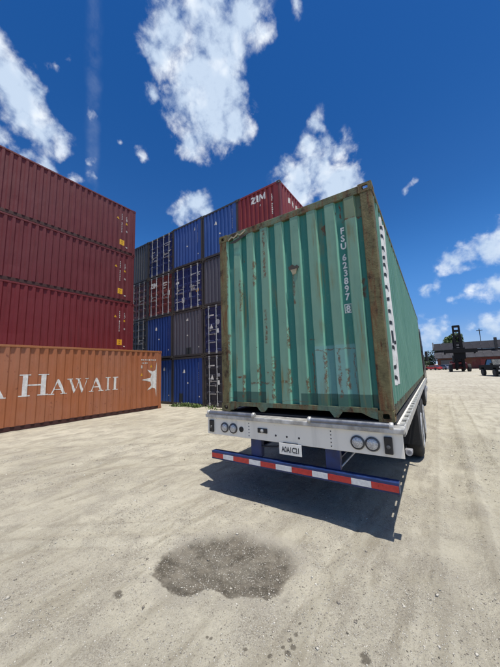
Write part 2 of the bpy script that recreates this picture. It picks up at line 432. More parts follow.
    chips = T.ramp(T.noise(v, 17, 4, 0.6), 0.735, 0.75)
    c = T.mix(chips, c, (0.035, 0.03, 0.022))
    T.link(c, b.inputs['Base Color'])
    T.link(T.math('ADD', 0.5, T.math('MULTIPLY', fine, 0.2)), b.inputs['Roughness'])
    b.inputs['Specular IOR Level'].default_value = 0.4
    bp = T.node('ShaderNodeBump'); bp.inputs['Strength'].default_value = 0.35; bp.inputs['Distance'].default_value = 0.012
    T.link(T.math('ADD', T.noise(v, 2.6, 4), T.math('MULTIPLY', sp, 0.3)), bp.inputs['Height']); T.link(bp.outputs[0], b.inputs['Normal'])
    return m
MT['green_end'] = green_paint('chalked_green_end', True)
MT['green_side'] = green_paint('chalked_green_side', False)

# ------------------------------------------------------------------ ground
PUDDLE = [(0.638, -1.671), (0.478, -1.472), (0.494, -1.298), (0.565, -1.156), (0.68, -0.938), (0.868, -0.71), (1.16, -0.726), (1.439, -0.71), (1.61, -0.813), (1.678, -0.998), (1.663, -1.242),
          (1.636, -1.385), (1.539, -1.391), (1.42, -1.444), (1.351, -1.511), (1.272, -1.491), (1.166, -1.484), (1.111, -1.569), (1.073, -1.666), (0.946, -1.711), (0.821, -1.704)]

def hash2(ix, iy, seed):
    h = (ix.astype(np.int64) * 374761393 + iy.astype(np.int64) * 668265263 + seed * 982451653) & 0x7fffffff
    h = ((h ^ (h >> 13)) * 1274126177) & 0x7fffffff
    return ((h ^ (h >> 16)) & 0xffff) / 65535.0
def vnoise(x, y, seed=0):
    ix = np.floor(x); iy = np.floor(y); fx = x - ix; fy = y - iy
    fx = fx * fx * (3 - 2 * fx); fy = fy * fy * (3 - 2 * fy)
    a = hash2(ix, iy, seed); b = hash2(ix + 1, iy, seed); c = hash2(ix, iy + 1, seed); d = hash2(ix + 1, iy + 1, seed)
    return (a * (1 - fx) + b * fx) * (1 - fy) + (c * (1 - fx) + d * fx) * fy
def fbm(x, y, seed=0, octv=4):
    s = 0; a = 0.5
    for k in range(octv):
        s = s + a * (vnoise(x * 2 ** k + 17.3 * k, y * 2 ** k - 9.1 * k, seed + k) - 0.5); a *= 0.5
    return s
def poly_sd(px, py, poly):
    """signed distance to a polygon, positive inside"""
    best = np.full(px.shape, 1e9); inside = np.zeros(px.shape, bool); n = len(poly)
    for i in range(n):
        x0, y0 = poly[i]; x1, y1 = poly[(i + 1) % n]
        dx, dy = x1 - x0, y1 - y0
        t = np.clip(((px - x0) * dx + (py - y0) * dy) / (dx * dx + dy * dy), 0, 1)
        best = np.minimum(best, np.hypot(px - x0 - t * dx, py - y0 - t * dy))
        cond = ((y0 > py) != (y1 > py)) & (px < (x1 - x0) * (py - y0) / (y1 - y0 + 1e-12) + x0)
        inside ^= cond
    return np.where(inside, best, -best)

RUTS = [((2.95, -3.4), (2.75, 14), 0.13, -0.016), ((3.35, -3.2), (3.3, 20), 0.12, -0.012), ((2.15, -3.0), (2.5, 0.2), 0.10, -0.010), ((4.6, -3), (5.4, 30), 0.16, -0.02),
        ((5.6, -2), (6.9, 30), 0.16, -0.018), ((-6.5, -3.5), (0.2, 2.0), 0.20, -0.016), ((-7.5, -1.6), (-0.6, 3.4), 0.22, -0.018), ((-4, -4.2), (1.2, -0.4), 0.10, -0.010),
        ((-8, 3.2), (2, 7.0), 0.2, -0.015), ((-3.4, -4.0), (0.6, -1.0), 0.09, 0.010), ((1.9, -2.2), (2.15, 1.0), 0.06, 0.010), ((1.72, -1.5), (2.05, -0.55), 0.05, 0.02)]
def rut_mask(x, y):
    m = np.zeros(x.shape)
    for (a, b, w, h) in RUTS:
        dx, dy = b[0] - a[0], b[1] - a[1]; L = math.hypot(dx, dy)
        t = ((x - a[0]) * dx + (y - a[1]) * dy) / L; s = ((x - a[0]) * dy - (y - a[1]) * dx) / L + 0.12 * fbm(t * 0.8, t * 0, 5, 2)
        edge = np.clip(t / 0.7, 0, 1) * np.clip((L - t) / 1.5, 0, 1)
        m = m + edge * (np.exp(-(s / w) ** 4) - 0.8 * np.exp(-((np.abs(s) - 1.5 * w) / (0.4 * w)) ** 2))
    return np.clip(m, -1, 1)
def ground_h(x, y):
    z = 0.028 * fbm(x * 0.55, y * 0.55, 3, 4) + 0.024 * fbm(x * 3.1, y * 3.1, 9, 4) + 0.016 * fbm(x * 11, y * 11, 21, 3)
    z = z + 0.014 * fbm((x * 0.82 + y * 0.57) * 0.7, (-x * 0.57 + y * 0.82) * 6.0, 31, 3)
    for (a, b, w, h) in RUTS:
        dx, dy = b[0] - a[0], b[1] - a[1]; L = math.hypot(dx, dy)
        t = ((x - a[0]) * dx + (y - a[1]) * dy) / L; s = ((x - a[0]) * dy - (y - a[1]) * dx) / L + 0.12 * fbm(t * 0.8, t * 0, 5, 2)
        edge = np.clip(t / 0.7, 0, 1) * np.clip((L - t) / 1.5, 0, 1)
        z = z + edge * h * (np.exp(-(s / w) ** 2) - 0.55 * np.exp(-((np.abs(s) - 1.7 * w) / (0.55 * w)) ** 2)) * (0.7 + 1.2 * vnoise(t * 9, s * 14, 7) )
    sd_ = poly_sd(x, y, PUDDLE) if x.size < 3e6 else 0
    z = z - 0.022 * np.clip((sd_ + 0.03) / 0.12, 0, 1)
    flat = np.clip((np.hypot(x - 1, y) - 14) / 14, 0, 1)
    return z * (1 - 0.6 * flat)

def axis(c, base, near, grow, far):
    out = []; t = 0.0
    while t < far:
        out.append(t); t += base + grow * max(0.0, t - near)
    out.append(far)
    a = np.array(out)
    return np.concatenate([c - a[:0:-1], c + a])

def build_ground():
    gx = axis(1.3, 0.03, 2.6, 0.045, 2500.0); gy = axis(-0.9, 0.03, 2.2, 0.045, 2500.0)
    X, Y = np.meshgrid(gx, gy)
    x = X.ravel(); y = Y.ravel()
    z = ground_h(x, y) * np.clip(1.6 - np.hypot(x, y) / 60, 0, 1)
    nx, ny = len(gx), len(gy)
    me = bpy.data.meshes.new('ground')
    me.vertices.add(nx * ny); me.vertices.foreach_set('co', np.stack([x, y, z], 1).ravel())
    i, j = np.meshgrid(np.arange(nx - 1), np.arange(ny - 1)); a = (j * nx + i).ravel()
    quads = np.stack([a, a + 1, a + nx + 1, a + nx], 1).ravel()
    nf = (nx - 1) * (ny - 1)
    me.loops.add(nf * 4); me.loops.foreach_set('vertex_index', quads)
    me.polygons.add(nf); me.polygons.foreach_set('loop_start', np.arange(nf) * 4); me.polygons.foreach_set('loop_total', np.full(nf, 4))
    me.update(calc_edges=True); me.shade_smooth()
    at = me.attributes.new('damp_distance', 'FLOAT', 'POINT')
    sdv = np.clip(poly_sd(x, y, PUDDLE), -1.0, 1.0)
    at.data.foreach_set('value', sdv.astype(np.float32))
    at2 = me.attributes.new('wheel_track', 'FLOAT', 'POINT'); at2.data.foreach_set('value', rut_mask(x, y).astype(np.float32))
    m, T, b = new_mat('crushed_shell_ground')
    tc = T.node('ShaderNodeTexCoord'); v = tc.outputs['Object']
    attr = T.node('ShaderNodeAttribute', attribute_name='damp_distance'); sdn = attr.outputs['Fac']
    X_, Y_, Z_ = T.xyz(v)
    n_big = T.noise(v, 0.35, 5, 0.6); n_mid = T.noise(v, 2.3, 7, 0.65); n_fine = T.noise(v, 34, 7, 0.75)
    vr = T.node('ShaderNodeMapping'); vr.inputs['Rotation'].default_value = (0, 0, 0.2); vr.inputs['Scale'].default_value = (3.2, 0.7, 1); T.link(v, vr.inputs['Vector'])
    n_dir = T.noise(vr.outputs[0], 1.3, 6, 0.65)
    vr2 = T.node('ShaderNodeMapping'); vr2.inputs['Rotation'].default_value = (0, 0, 0.95); vr2.inputs['Scale'].default_value = (2.6, 0.6, 1); T.link(v, vr2.inputs['Vector'])
    n_dir2 = T.noise(vr2.outputs[0], 1.0, 6, 0.65)
    c = T.mix(T.ramp(n_big, 0.3, 0.7), (0.400, 0.367, 0.286), (0.535, 0.496, 0.398))
    c = T.mix(T.math('MULTIPLY', T.ramp(n_mid, 0.50, 0.68), 0.5), c, (0.300, 0.268, 0.204))
    c = T.mix(T.math('MULTIPLY', T.ramp(n_dir, 0.50, 0.66), 0.62), c, (0.235, 0.206, 0.150))
    c = T.mix(T.math('MULTIPLY', T.ramp(n_dir2, 0.50, 0.68), 0.55), c, (0.248, 0.218, 0.162))
    c = T.mix(T.math('MULTIPLY', T.ramp(n_fine, 0.52, 0.72), 0.55), c, (0.235, 0.208, 0.164))
    cell = T.node('ShaderNodeTexVoronoi', feature='F1'); cell.inputs['Scale'].default_value = 170; T.link(v, cell.inputs['Vector'])
    sepc = T.node('ShaderNodeSeparateColor'); T.link(cell.outputs['Color'], sepc.inputs[0])
    c = T.mix(T.math('MULTIPLY', T.ramp(n_mid, 0.35, 0.65), 0.6), c, T.mix(T.ramp(sepc.outputs[0], 0.1, 0.9), (0.22, 0.196, 0.158), (0.47, 0.435, 0.36)))
    c = T.mix(T.math('MULTIPLY', T.ramp(n_fine, 0.45, 0.25), 0.5), c, (0.52, 0.485, 0.40))
    clod = T.noise(v, 11, 8, 0.72)
    c = T.mix(T.math('MULTIPLY', T.ramp(clod, 0.585, 0.64), 0.5), c, (0.19, 0.167, 0.126))
    trk = T.node('ShaderNodeAttribute', attribute_name='wheel_track').outputs['Fac']
    c = T.mix(T.math('MULTIPLY', T.math('MULTIPLY', T.ramp(trk, 0.1, 0.8), T.ramp(n_big, 0.35, 0.65)), 0.45), c, (0.43, 0.395, 0.31))
    c = T.mix(T.math('MULTIPLY', T.ramp(T.math('ADD', T.math('MULTIPLY', trk, -1.0), T.math('SUBTRACT', n_mid, 0.5)), 0.2, 0.85), 0.32), c, (0.235, 0.206, 0.155))
    # shell crumbs and grit
    def grit(scale, lo, hi, colour, amount, base):
        vo = T.node('ShaderNodeTexVoronoi', feature='F1'); vo.inputs['Scale'].default_value = scale; T.link(v, vo.inputs['Vector'])
        sep = T.node('ShaderNodeSeparateColor'); T.link(vo.outputs['Color'], sep.inputs[0])
        k = T.math('MULTIPLY', T.ramp(vo.outputs['Distance'], hi, lo), T.math('GREATER_THAN', sep.outputs[0], amount))
        return T.mix(T.math('MULTIPLY', k, 0.8), base, colour), k
    c, k1 = grit(210, 0.22, 0.42, (0.62, 0.585, 0.52), T.ramp(n_mid, 0.4, 0.68, 0.88, 0.60), c)
    c, k2 = grit(190, 0.20, 0.38, (0.14, 0.122, 0.098), T.ramp(n_mid, 0.4, 0.68, 0.92, 0.55), c)
    c, k3 = grit(105, 0.18, 0.34, (0.60, 0.57, 0.51), 0.90, c)
    # oil / dirt spots
    def spot(px, py, r):
        dd = T.vmath('DISTANCE', T.vmath('MULTIPLY', v, (1, 1, 0)), (px, py, 0))
        return T.ramp(T.math('ADD', dd, T.math('MULTIPLY', T.math('SUBTRACT', n_fine, 0.5), r * 1.6)), r, r * 0.5)
    spots = None
    for s in ((0.564, -1.979, 0.042), (0.60, -1.99, 0.036), (2.36, -1.425, 0.040), (2.34, -1.40, 0.032), (1.92, -1.573, 0.022), (1.956, -1.603, 0.026), (1.949, -1.659, 0.028), (1.938, -1.521, 0.018), (1.855, -1.721, 0.02), (1.44, -1.852, 0.014), (1.468, -1.842, 0.015), (1.93, -1.441, 0.014), (1.934, -1.384, 0.012), (1.903, -1.638, 0.016), (1.702, -1.776, 0.02), (1.951, -1.277, 0.012)):
        k = spot(*s); spots = k if spots is None else T.math('MAXIMUM', spots, k)
    c = T.mix(T.math('MULTIPLY', spots, 0.75), c, (0.085, 0.072, 0.055))
    # damp hollow behind the trailer: crisp lower rim, feathered towards the truck
    wob = T.math('ADD', T.math('MULTIPLY', T.math('SUBTRACT', T.noise(v, 9, 7, 0.7), 0.5), 0.13), T.math('MULTIPLY', T.math('SUBTRACT', n_fine, 0.5), 0.035))
    soft = T.ramp(T.math('ADD', Y_, T.math('MULTIPLY', X_, -0.25)), -1.85, -0.95, 0.02, 0.24)
    damp = T.math('DIVIDE', T.math('ADD', T.math('ADD', sdn, wob), 0.03), soft)
    damp = T.ramp(damp, -0.15, 1.0)
    dampc = T.mix(T.ramp(T.noise(v, 8, 8, 0.75), 0.34, 0.66), (0.062, 0.053, 0.040), (0.20, 0.175, 0.136))
    dampc = T.mix(T.math('MULTIPLY', k3, 0.8), dampc, (0.5, 0.48, 0.43))
    dampc = T.mix(T.math('MULTIPLY', k1, 0.35), dampc, (0.42, 0.40, 0.35))
    dampc = T.mix(T.math('MULTIPLY', k2, 0.6), dampc, (0.05, 0.045, 0.038))
    rim = T.math('MULTIPLY', T.ramp(T.math('ADD', sdn, wob), -0.16, -0.06), T.ramp(n_mid, 0.3, 0.6))
    c = T.mix(T.math('MULTIPLY', rim, 0.75), c, (0.40, 0.368, 0.305))
    soak = T.ramp(T.noise(v, 3.5, 6, 0.7), 0.30, 0.60, 0.62, 0.97)
    c = T.mix(T.math('MULTIPLY', damp, soak), c, dampc)
    T.link(c, b.inputs['Base Color'])
    T.link(T.math('SUBTRACT', 0.95, T.math('MULTIPLY', damp, 0.25)), b.inputs['Roughness'])
    b.inputs['Specular IOR Level'].default_value = 0.25
    bp = T.node('ShaderNodeBump'); bp.inputs['Strength'].default_value = 1.0; bp.inputs['Distance'].default_value = 0.025
    h = T.math('ADD', T.math('MULTIPLY', n_fine, 0.6), T.math('ADD', T.math('MULTIPLY', k1, 0.12), T.math('MULTIPLY', k3, 0.25)))
    h = T.math('ADD', h, T.math('ADD', T.math('MULTIPLY', n_mid, 1.2), T.math('MULTIPLY', clod, -1.2)))
    T.link(h, bp.inputs['Height']); T.link(bp.outputs[0], b.inputs['Normal'])
    o = put('ground', me, m); o['kind'] = 'structure'
    # loose shell chips and pebbles near the camera
    rs = np.random.RandomState(4)
    N = 170000
    r = 1.0 + 7.5 * rs.rand(N) ** 1.7; ang = math.radians(55) + 1.75 * (rs.rand(N) * 2 - 1) * 0.62
    ang = math.atan2(CF.y, CF.x) + (rs.rand(N) * 2 - 1) * 0.95
    px = CAM.x + r * np.cos(ang); py = CAM.y + r * np.sin(ang)
    dens = vnoise(px * 1.6, py * 1.6, 77) * 0.6 + vnoise(px * 5, py * 5, 78) * 0.4
    dens = dens + 0.35 * np.clip((px - 2.6) / 1.5, 0, 1) + 0.25 * (poly_sd(px, py, PUDDLE) > 0.05)
    keep = rs.rand(N) < np.clip((dens - 0.44) * 3.4, 0.02, 1)
    px, py = px[keep], py[keep]; n = len(px)
    s = (0.0014 + 0.0040 * rs.rand(n) ** 2.2) * (0.75 + 0.16 * np.hypot(px - CAM.x, py - CAM.y)) * (1 + 1.2 * (rs.rand(n) > 0.985) + 2.2 * (rs.rand(n) > 0.9985))
    base = np.array([(1, 0, 0), (-1, 0, 0), (0, 1, 0), (0, -1, 0), (0, 0, 1), (0, 0, -1)], float)
    tri = np.array([(0, 2, 4), (2, 1, 4), (1, 3, 4), (3, 0, 4), (2, 0, 5), (1, 2, 5), (3, 1, 5), (0, 3, 5)])
    th = rs.rand(n) * 6.28; sx = 0.7 + 0.8 * rs.rand(n); sy = 0.6 + 0.6 * rs.rand(n); sz = 0.35 + 0.4 * rs.rand(n)
    V = base[None] * np.stack([sx, sy, sz], 1)[:, None] + (rs.rand(n, 6, 3) - 0.5) * 0.6
    V = V * s[:, None, None]
    cx, sxn = np.cos(th)[:, None], np.sin(th)[:, None]
    VX = V[..., 0] * cx - V[..., 1] * sxn; VY = V[..., 0] * sxn + V[..., 1] * cx
    pz = ground_h(px, py)
    P = np.stack([VX + px[:, None], VY + py[:, None], V[..., 2] + (pz + s * 0.15)[:, None]], -1).reshape(-1, 3)
    F = (tri[None] + (np.arange(n) * 6)[:, None, None]).reshape(-1, 3)
    pm = bpy.data.meshes.new('gravel')
    pm.vertices.add(len(P)); pm.vertices.foreach_set('co', P.ravel())
    pm.loops.add(F.size); pm.loops.foreach_set('vertex_index', F.ravel())
    pm.polygons.add(len(F)); pm.polygons.foreach_set('loop_start', np.arange(len(F)) * 3); pm.polygons.foreach_set('loop_total', np.full(len(F), 3))
    pm.update(calc_edges=True)
    gm, T, b = new_mat('shell_grit')
    ge = T.node('ShaderNodeNewGeometry'); rn = ge.outputs['Random Per Island']
    cr = T.node('ShaderNodeValToRGB'); T.link(rn, cr.inputs[0])
    el = cr.color_ramp.elements; el[0].color = (0.13, 0.115, 0.09, 1); el[1].color = (0.60, 0.57, 0.50, 1)
    e = el.new(0.25); e.color = (0.27, 0.24, 0.20, 1); e = el.new(0.6); e.color = (0.44, 0.41, 0.345, 1)
    T.link(cr.outputs[0], b.inputs['Base Color']); b.inputs['Roughness'].default_value = 0.85
    g = put('gravel', pm, gm); g['kind'] = 'stuff'; g['label'] = 'loose shell chips and grit on the pale ground'; g['category'] = 'gravel'
build_ground()

# ------------------------------------------------------------------ containers
W = 2.438; L40 = 12.192
class Panel:
    """corrugated sheet: breaks us with depths ds (inward), rows zs, small dents; m maps (u, depth, z) to the thing's frame"""
    def __init__(self, us, ds, zs, mapf, seed=0, dent=0.006, dents=()):
        self.us = np.array(us); self.zs = np.array(zs); self.m = mapf
        r = np.random.RandomState(seed)
        base = np.array(ds)[None, :] + np.zeros((len(zs), 1))
        U, Z = np.meshgrid(self.us, self.zs)
        d = dent * 2.2 * (fbm(U * 0.9 + seed * 7.7, Z * 1.1, seed, 3)) + r.randn(*U.shape) * dent * 0.10
        for (u, z, ru, rz, a) in dents: d = d + a * np.exp(-((U - u) / ru) ** 2 - ((Z - z) / rz) ** 2)
        edge = np.minimum(1, np.minimum(Z - zs[0], zs[-1] - Z) / 0.18)
        self.D = base + np.maximum(d * edge, -0.004 - 0 * base)
    def depth(self, u, z):
        i = int(np.clip(np.searchsorted(self.us, u) - 1, 0, len(self.us) - 2)); j = int(np.clip(np.searchsorted(self.zs, z) - 1, 0, len(self.zs) - 2))
        a = (u - self.us[i]) / (self.us[i + 1] - self.us[i]); b = (z - self.zs[j]) / (self.zs[j + 1] - self.zs[j])
        D = self.D
        return (D[j, i] * (1 - a) + D[j, i + 1] * a) * (1 - b) + (D[j + 1, i] * (1 - a) + D[j + 1, i + 1] * a) * b
    def build(self, name, mat, parent):
        nu = len(self.us); mb = MB()
        vs_ = [self.m(u, self.D[j, i], z) for j, z in enumerate(self.zs) for i, u in enumerate(self.us)]
        mb.add(vs_, [(j * nu + i, j * nu + i + 1, (j + 1) * nu + i + 1, (j + 1) * nu + i) for j in range(len(self.zs) - 1) for i in range(nu - 1)])
        return mb.build(name, mat, parent)
    def decal(self, name, polys, mat, parent, off=0.003):
        """flat paint shapes [(u,z)...] laid onto the folded sheet"""
        mb = MB()
        for k, poly in enumerate(polys):
            bm = bmesh.new()
            bm.faces.new([bm.verts.new((p[0], 0, p[1])) for p in poly])
            lo, hi = min(p[0] for p in poly), max(p[0] for p in poly); zl, zh = min(p[1] for p in poly), max(p[1] for p in poly)
            for u in self.us[(self.us > lo + 1e-4) & (self.us < hi - 1e-4)]:
                bmesh.ops.bisect_plane(bm, geom=bm.verts[:] + bm.edges[:] + bm.faces[:], plane_co=(u, 0, 0), plane_no=(1, 0, 0), dist=1e-6)
            for z in self.zs[(self.zs > zl + 1e-4) & (self.zs < zh - 1e-4)]:
                bmesh.ops.bisect_plane(bm, geom=bm.verts[:] + bm.edges[:] + bm.faces[:], plane_co=(0, 0, z), plane_no=(0, 0, 1), dist=1e-6)
            o = off + 0.00035 * (k % 7)
            for v in bm.verts: v.co = Vector(self.m(v.co.x, self.depth(v.co.x, v.co.z) - o, v.co.z))
            mb.bm(bm)
        return mb.build(name, mat, parent)
    def pieces(self, name, groups, mat, parent, off=0.003):
        return [self.decal(name, g_, mat, parent, off) for g_ in groups]
    def marks(self, name, polys, mat, parent, off=0.003):
        o_ = self.decal(name, polys, mat, parent, off); o_['kind'] = 'stuff'; return o_

def corr(u0, u1, pitch, outer, slope, depth, start=None):
    """trapezoid profile: outer flat, slope in, inner flat, slope out"""
    inner = pitch - outer - 2 * slope
    us, ds = [u0], [0.0]; u = (u0 + 0.06) if start is None else start
    while u + slope * 2 + inner < u1 - 0.02:
        us += [u, u + slope, u + slope + inner, u + 2 * slope + inner]; ds += [0, depth, depth, 0]
        u += pitch
    us.append(u1); ds.append(0.0)
    return us, ds

_cast = {}
def casting_mesh(ex, ey, ez):
    """hollow corner casting with its three outer apertures; ex/ey/ez = +1/-1 the outward sides"""
    key = (ex, ey, ez)
    if key in _cast: return _cast[key]
    sx, sy, sz = 0.162, 0.178, 0.118
    mb = MB(); t = 0.026
    def P(a, b, c): return (a if ex < 0 else -a, b if ey < 0 else -b, c if ez < 0 else -c)
    def face(org, uu, vv, nn, lu, lv, hole):
        org, uu, vv, nn = map(Vector, (org, uu, vv, nn))
        pt = lambda a, b, d=0.0: P(*(org + uu * a + vv * b + nn * d))
        if not hole:
            mb.add([pt(0, 0), pt(lu, 0), pt(lu, lv), pt(0, lv)], [(0, 1, 2, 3)]); return
        hu, hv = hole; n = 16; ring = []
        for k in range(n):
            a = 2 * math.pi * k / n; ca, sa = math.cos(a), math.sin(a)
            q = 0.55
            ring.append((lu / 2 + hu * math.copysign(abs(ca) ** q, ca), lv / 2 + hv * math.copysign(abs(sa) ** q, sa)))
        outr = []
        for k in range(n):
            a = 2 * math.pi * k / n; ca, sa = math.cos(a), math.sin(a); s = 1 / max(abs(ca), abs(sa))
            outr.append((lu / 2 + lu / 2 * ca * s, lv / 2 + lv / 2 * sa * s))
        vs_ = [pt(*p) for p in outr] + [pt(*p) for p in ring] + [pt(p[0], p[1], t) for p in ring]
        mb.add(vs_, [(k, (k + 1) % n, (k + 1) % n + n, k + n) for k in range(n)] + [(k + n, (k + 1) % n + n, (k + 1) % n + 2 * n, k + 2 * n) for k in range(n)])
    face((0, 0, 0), (1, 0, 0), (0, 0, 1), (0, 1, 0), sx, sz, (0.036, 0.030))      # end face
    face((0, 0, 0), (0, 1, 0), (0, 0, 1), (1, 0, 0), sy, sz, (0.036, 0.028))      # side face
    face((0, 0, 0), (1, 0, 0), (0, 1, 0), (0, 0, 1), sx, sy, (0.034, 0.058))      # top or bottom face
    face((sx, 0, 0), (0, 1, 0), (0, 0, 1), (1, 0, 0), sy, sz, None)
    face((0, sy, 0), (1, 0, 0), (0, 0, 1), (1, 0, 0), sx, sz, None)
    face((0, 0, sz), (1, 0, 0), (0, 1, 0), (0, 0, 1), sx, sy, None)
    _cast[key] = mb.mesh('corner_casting'); return _cast[key]

_shared = {}
def shared(key, fn):
    if key not in _shared: _shared[key] = fn()
    return _shared[key]

def door_leaf_mesh(x0, x1, z0, z1):
    mb = MB(); d0, d1 = 0.030, 0.062
    n = 5; h = (z1 - z0 - 0.16) / n; zs = [(z0, d0)]
    z = z0 + 0.08
    for k in range(n):
        zs += [(z + 0.05, d0), (z + 0.09, d1), (z + h - 0.09, d1), (z + h - 0.05, d0)]; z += h
    zs.append((z1, d0))
    vs_ = [(x, d, z) for z, d in zs for x in (x0 + 0.05, x1 - 0.05)]
    mb.add(vs_, [(2 * k, 2 * k + 1, 2 * k + 3, 2 * k + 2) for k in range(len(zs) - 1)])
    mb.box(x0, x0 + 0.05, 0.028, 0.085, z0, z1); mb.box(x1 - 0.05, x1, 0.028, 0.085, z0, z1)
    return mb.mesh('door_leaf')

def container(name, label, loc, H, mat, rz=0.0, end='panel', railmat=None, postmat=None, castmat=None, seed=0, group=None, sides=(True, True),
              L=L40, far_end=True, bottommat=None, postw=0.105, posty=0.01, dent=0.006, endmat=None, sidemat=None, rodmat=None, end_corr=None, side_dents=(), end_dents=(), bottom_lobes=False):
    t = thing(name, label, 'container', loc, rz, group)
    railmat = railmat or mat; postmat = postmat or railmat; castmat = castmat or postmat; endmat = endmat or mat; sidemat = sidemat or mat; rodmat = rodmat or MT['galv']
    out = {'thing': t}
    rows = np.linspace(0.155, H - 0.075, 11)
    su, sdp = corr(0.17, L - 0.17, 0.278, 0.092, 0.046, 0.040)
    if sides[1]:
        p = Panel(su, sdp, rows, lambda u, d, z: (W - 0.012 - d, u, z), seed * 3 + 1, dent, side_dents); out['side'] = p; out['side_obj'] = p.build('side_panel', sidemat, t)
    if sides[0]:
        p = Panel(su, sdp, rows, lambda u, d, z: (0.012 + d, u, z), seed * 3 + 2, dent); p.build('side_panel', sidemat, t)
    eu, edp = end_corr or corr(0.10, W - 0.10, 0.25, 0.104, 0.022, 0.044, 0.20)
    erows = np.linspace(0.125, H - 0.09, 11)
    if end == 'panel':
        p = Panel(eu, edp, erows, lambda u, d, z: (u, 0.010 + d, z), seed * 3 + 5, dent, end_dents); out['end'] = p; out['end_obj'] = p.build('end_panel', endmat, t)
    else:
        z0, z1 = 0.15, H - 0.12
        for s, (x0, x1) in enumerate(((0.105, W / 2 - 0.006), (W / 2 + 0.006, W - 0.105))):
            leaf = put('door_leaf', shared(('leaf', s, H), lambda: door_leaf_mesh(x0, x1, z0, z1)), endmat, t)
            out['leaf%d' % s] = leaf
            for q, fx in enumerate((0.25, 0.72) if s == 0 else (0.28, 0.75)):
                xr = x0 + fx * (x1 - x0)
                def rod():
                    mb = MB(); mb.cyl((xr, 0.0, z0 - 0.07), (xr, 0.0, z1 + 0.06), 0.021, 8)
                    for zz in (z0 + 0.02, z0 + 0.6, z0 + 1.25, z1 - 0.5, z1 - 0.04): mb.box(xr - 0.045, xr + 0.045, -0.012, 0.034, zz - 0.03, zz + 0.03)
                    for zz in (z0 - 0.06, z1 + 0.05): mb.box(xr - 0.04, xr + 0.05, -0.02, 0.03, zz - 0.03, zz + 0.03)
                    return mb.mesh('lock_rod')
                put('lock_rod', shared(('rod', s, q, H), rod), rodmat, leaf)
                def handle():
                    mb = MB(); zz = 1.05 + 0.22 * q; sg = 1 if q == 0 else -1
                    mb.bbox(min(xr, xr + sg * 0.46), max(xr, xr + sg * 0.46), -0.045, -0.028, zz - 0.016, zz + 0.016, 0.004)
                    mb.box(xr + sg * 0.42 - 0.03, xr + sg * 0.42 + 0.03, -0.027, 0.03, zz - 0.05, zz + 0.05)
                    return mb.mesh('door_handle')
                put('door_handle', shared(('hd', s, q, H), handle), MT['galvdim'], leaf)
            for zz in (0.4, 0.95, 1.55, 2.15):
                xh = x0 if s == 0 else x1
                def hinge(): return MB().bbox(xh - 0.05, xh + 0.05, -0.005, 0.03, zz - 0.04, zz + 0.04, 0.006).mesh('hinge')
                put('hinge', shared(('hinge', s, zz), hinge), railmat, leaf)
    # frame
    for y0, y1 in ((posty, 0.16), (L - 0.16, L - posty)):
        for x0, x1 in ((0.008, postw), (W - postw, W - 0.008)):
            put('corner_post', shared(('post', x0, x1, y0, H, L), lambda: MB().bbox(x0, x1, y0, y1, 0.115, H - 0.115, 0.012).mesh('corner_post')), postmat, t)
    for x0, x1, xa, xb in ((0.006, 0.07, 0.034, 0.08), (W - 0.07, W - 0.006, W - 0.08, W - 0.034)):
        put('top_rail', shared(('tr', x0, H, L), lambda: MB().bbox(x0, x1, 0.17, L - 0.17, H - 0.085, H - 0.008, 0.006).mesh('top_rail')), railmat, t)
        def brail():
            mb = MB(); mb.bbox(xa, xb, 0.17, L - 0.17, 0.012, 0.16, 0.006)
            return mb.mesh('bottom_rail')
        put('bottom_rail', shared(('br', x0, H, L), brail), bottommat or railmat, t)
    for k, (y0, y1) in enumerate(((0.006, 0.10), (L - 0.10, L - 0.006))):
        put('top_rail', shared(('ter', y0, H, L), lambda: MB().bbox(0.162, W - 0.162, y0, y1, H - 0.11, H - 0.010, 0.008).mesh('top_rail')), railmat, t)
        if not (bottom_lobes and k == 0):
            put('bottom_rail', shared(('ber', y0, H, L), lambda: MB().bbox(0.162, W - 0.162, y0, y1, 0.02, 0.14, 0.008).mesh('bottom_rail')), railmat, t)
    if far_end:
        us, dd = corr(0.10, W - 0.10, 0.25, 0.104, 0.022, 0.044, 0.20)
        Panel(us, dd, erows[[0, 5, 10]], lambda u, d, z: (u, L - 0.010 - d, z), 3, 0.0).build('end_panel', mat, t)
    put('roof', shared(('roof', H, L), lambda: MB().box(0.06, W - 0.06, 0.09, L - 0.09, H - 0.05, H - 0.022).mesh('roof')), railmat, t)
    put('floor', shared(('floor', L), lambda: MB().box(0.062, W - 0.062, 0.11, L - 0.11, 0.10, 0.15).mesh('floor')), MT['wood'], t)
    for ex in (-1, 1):
        for ey in (-1, 1):
            for ez in (-1, 1):
                put('corner_casting', casting_mesh(ex, ey, ez), castmat, t, loc=(0 if ex < 0 else W, 0 if ey < 0 else L, 0 if ez < 0 else H))
    return out

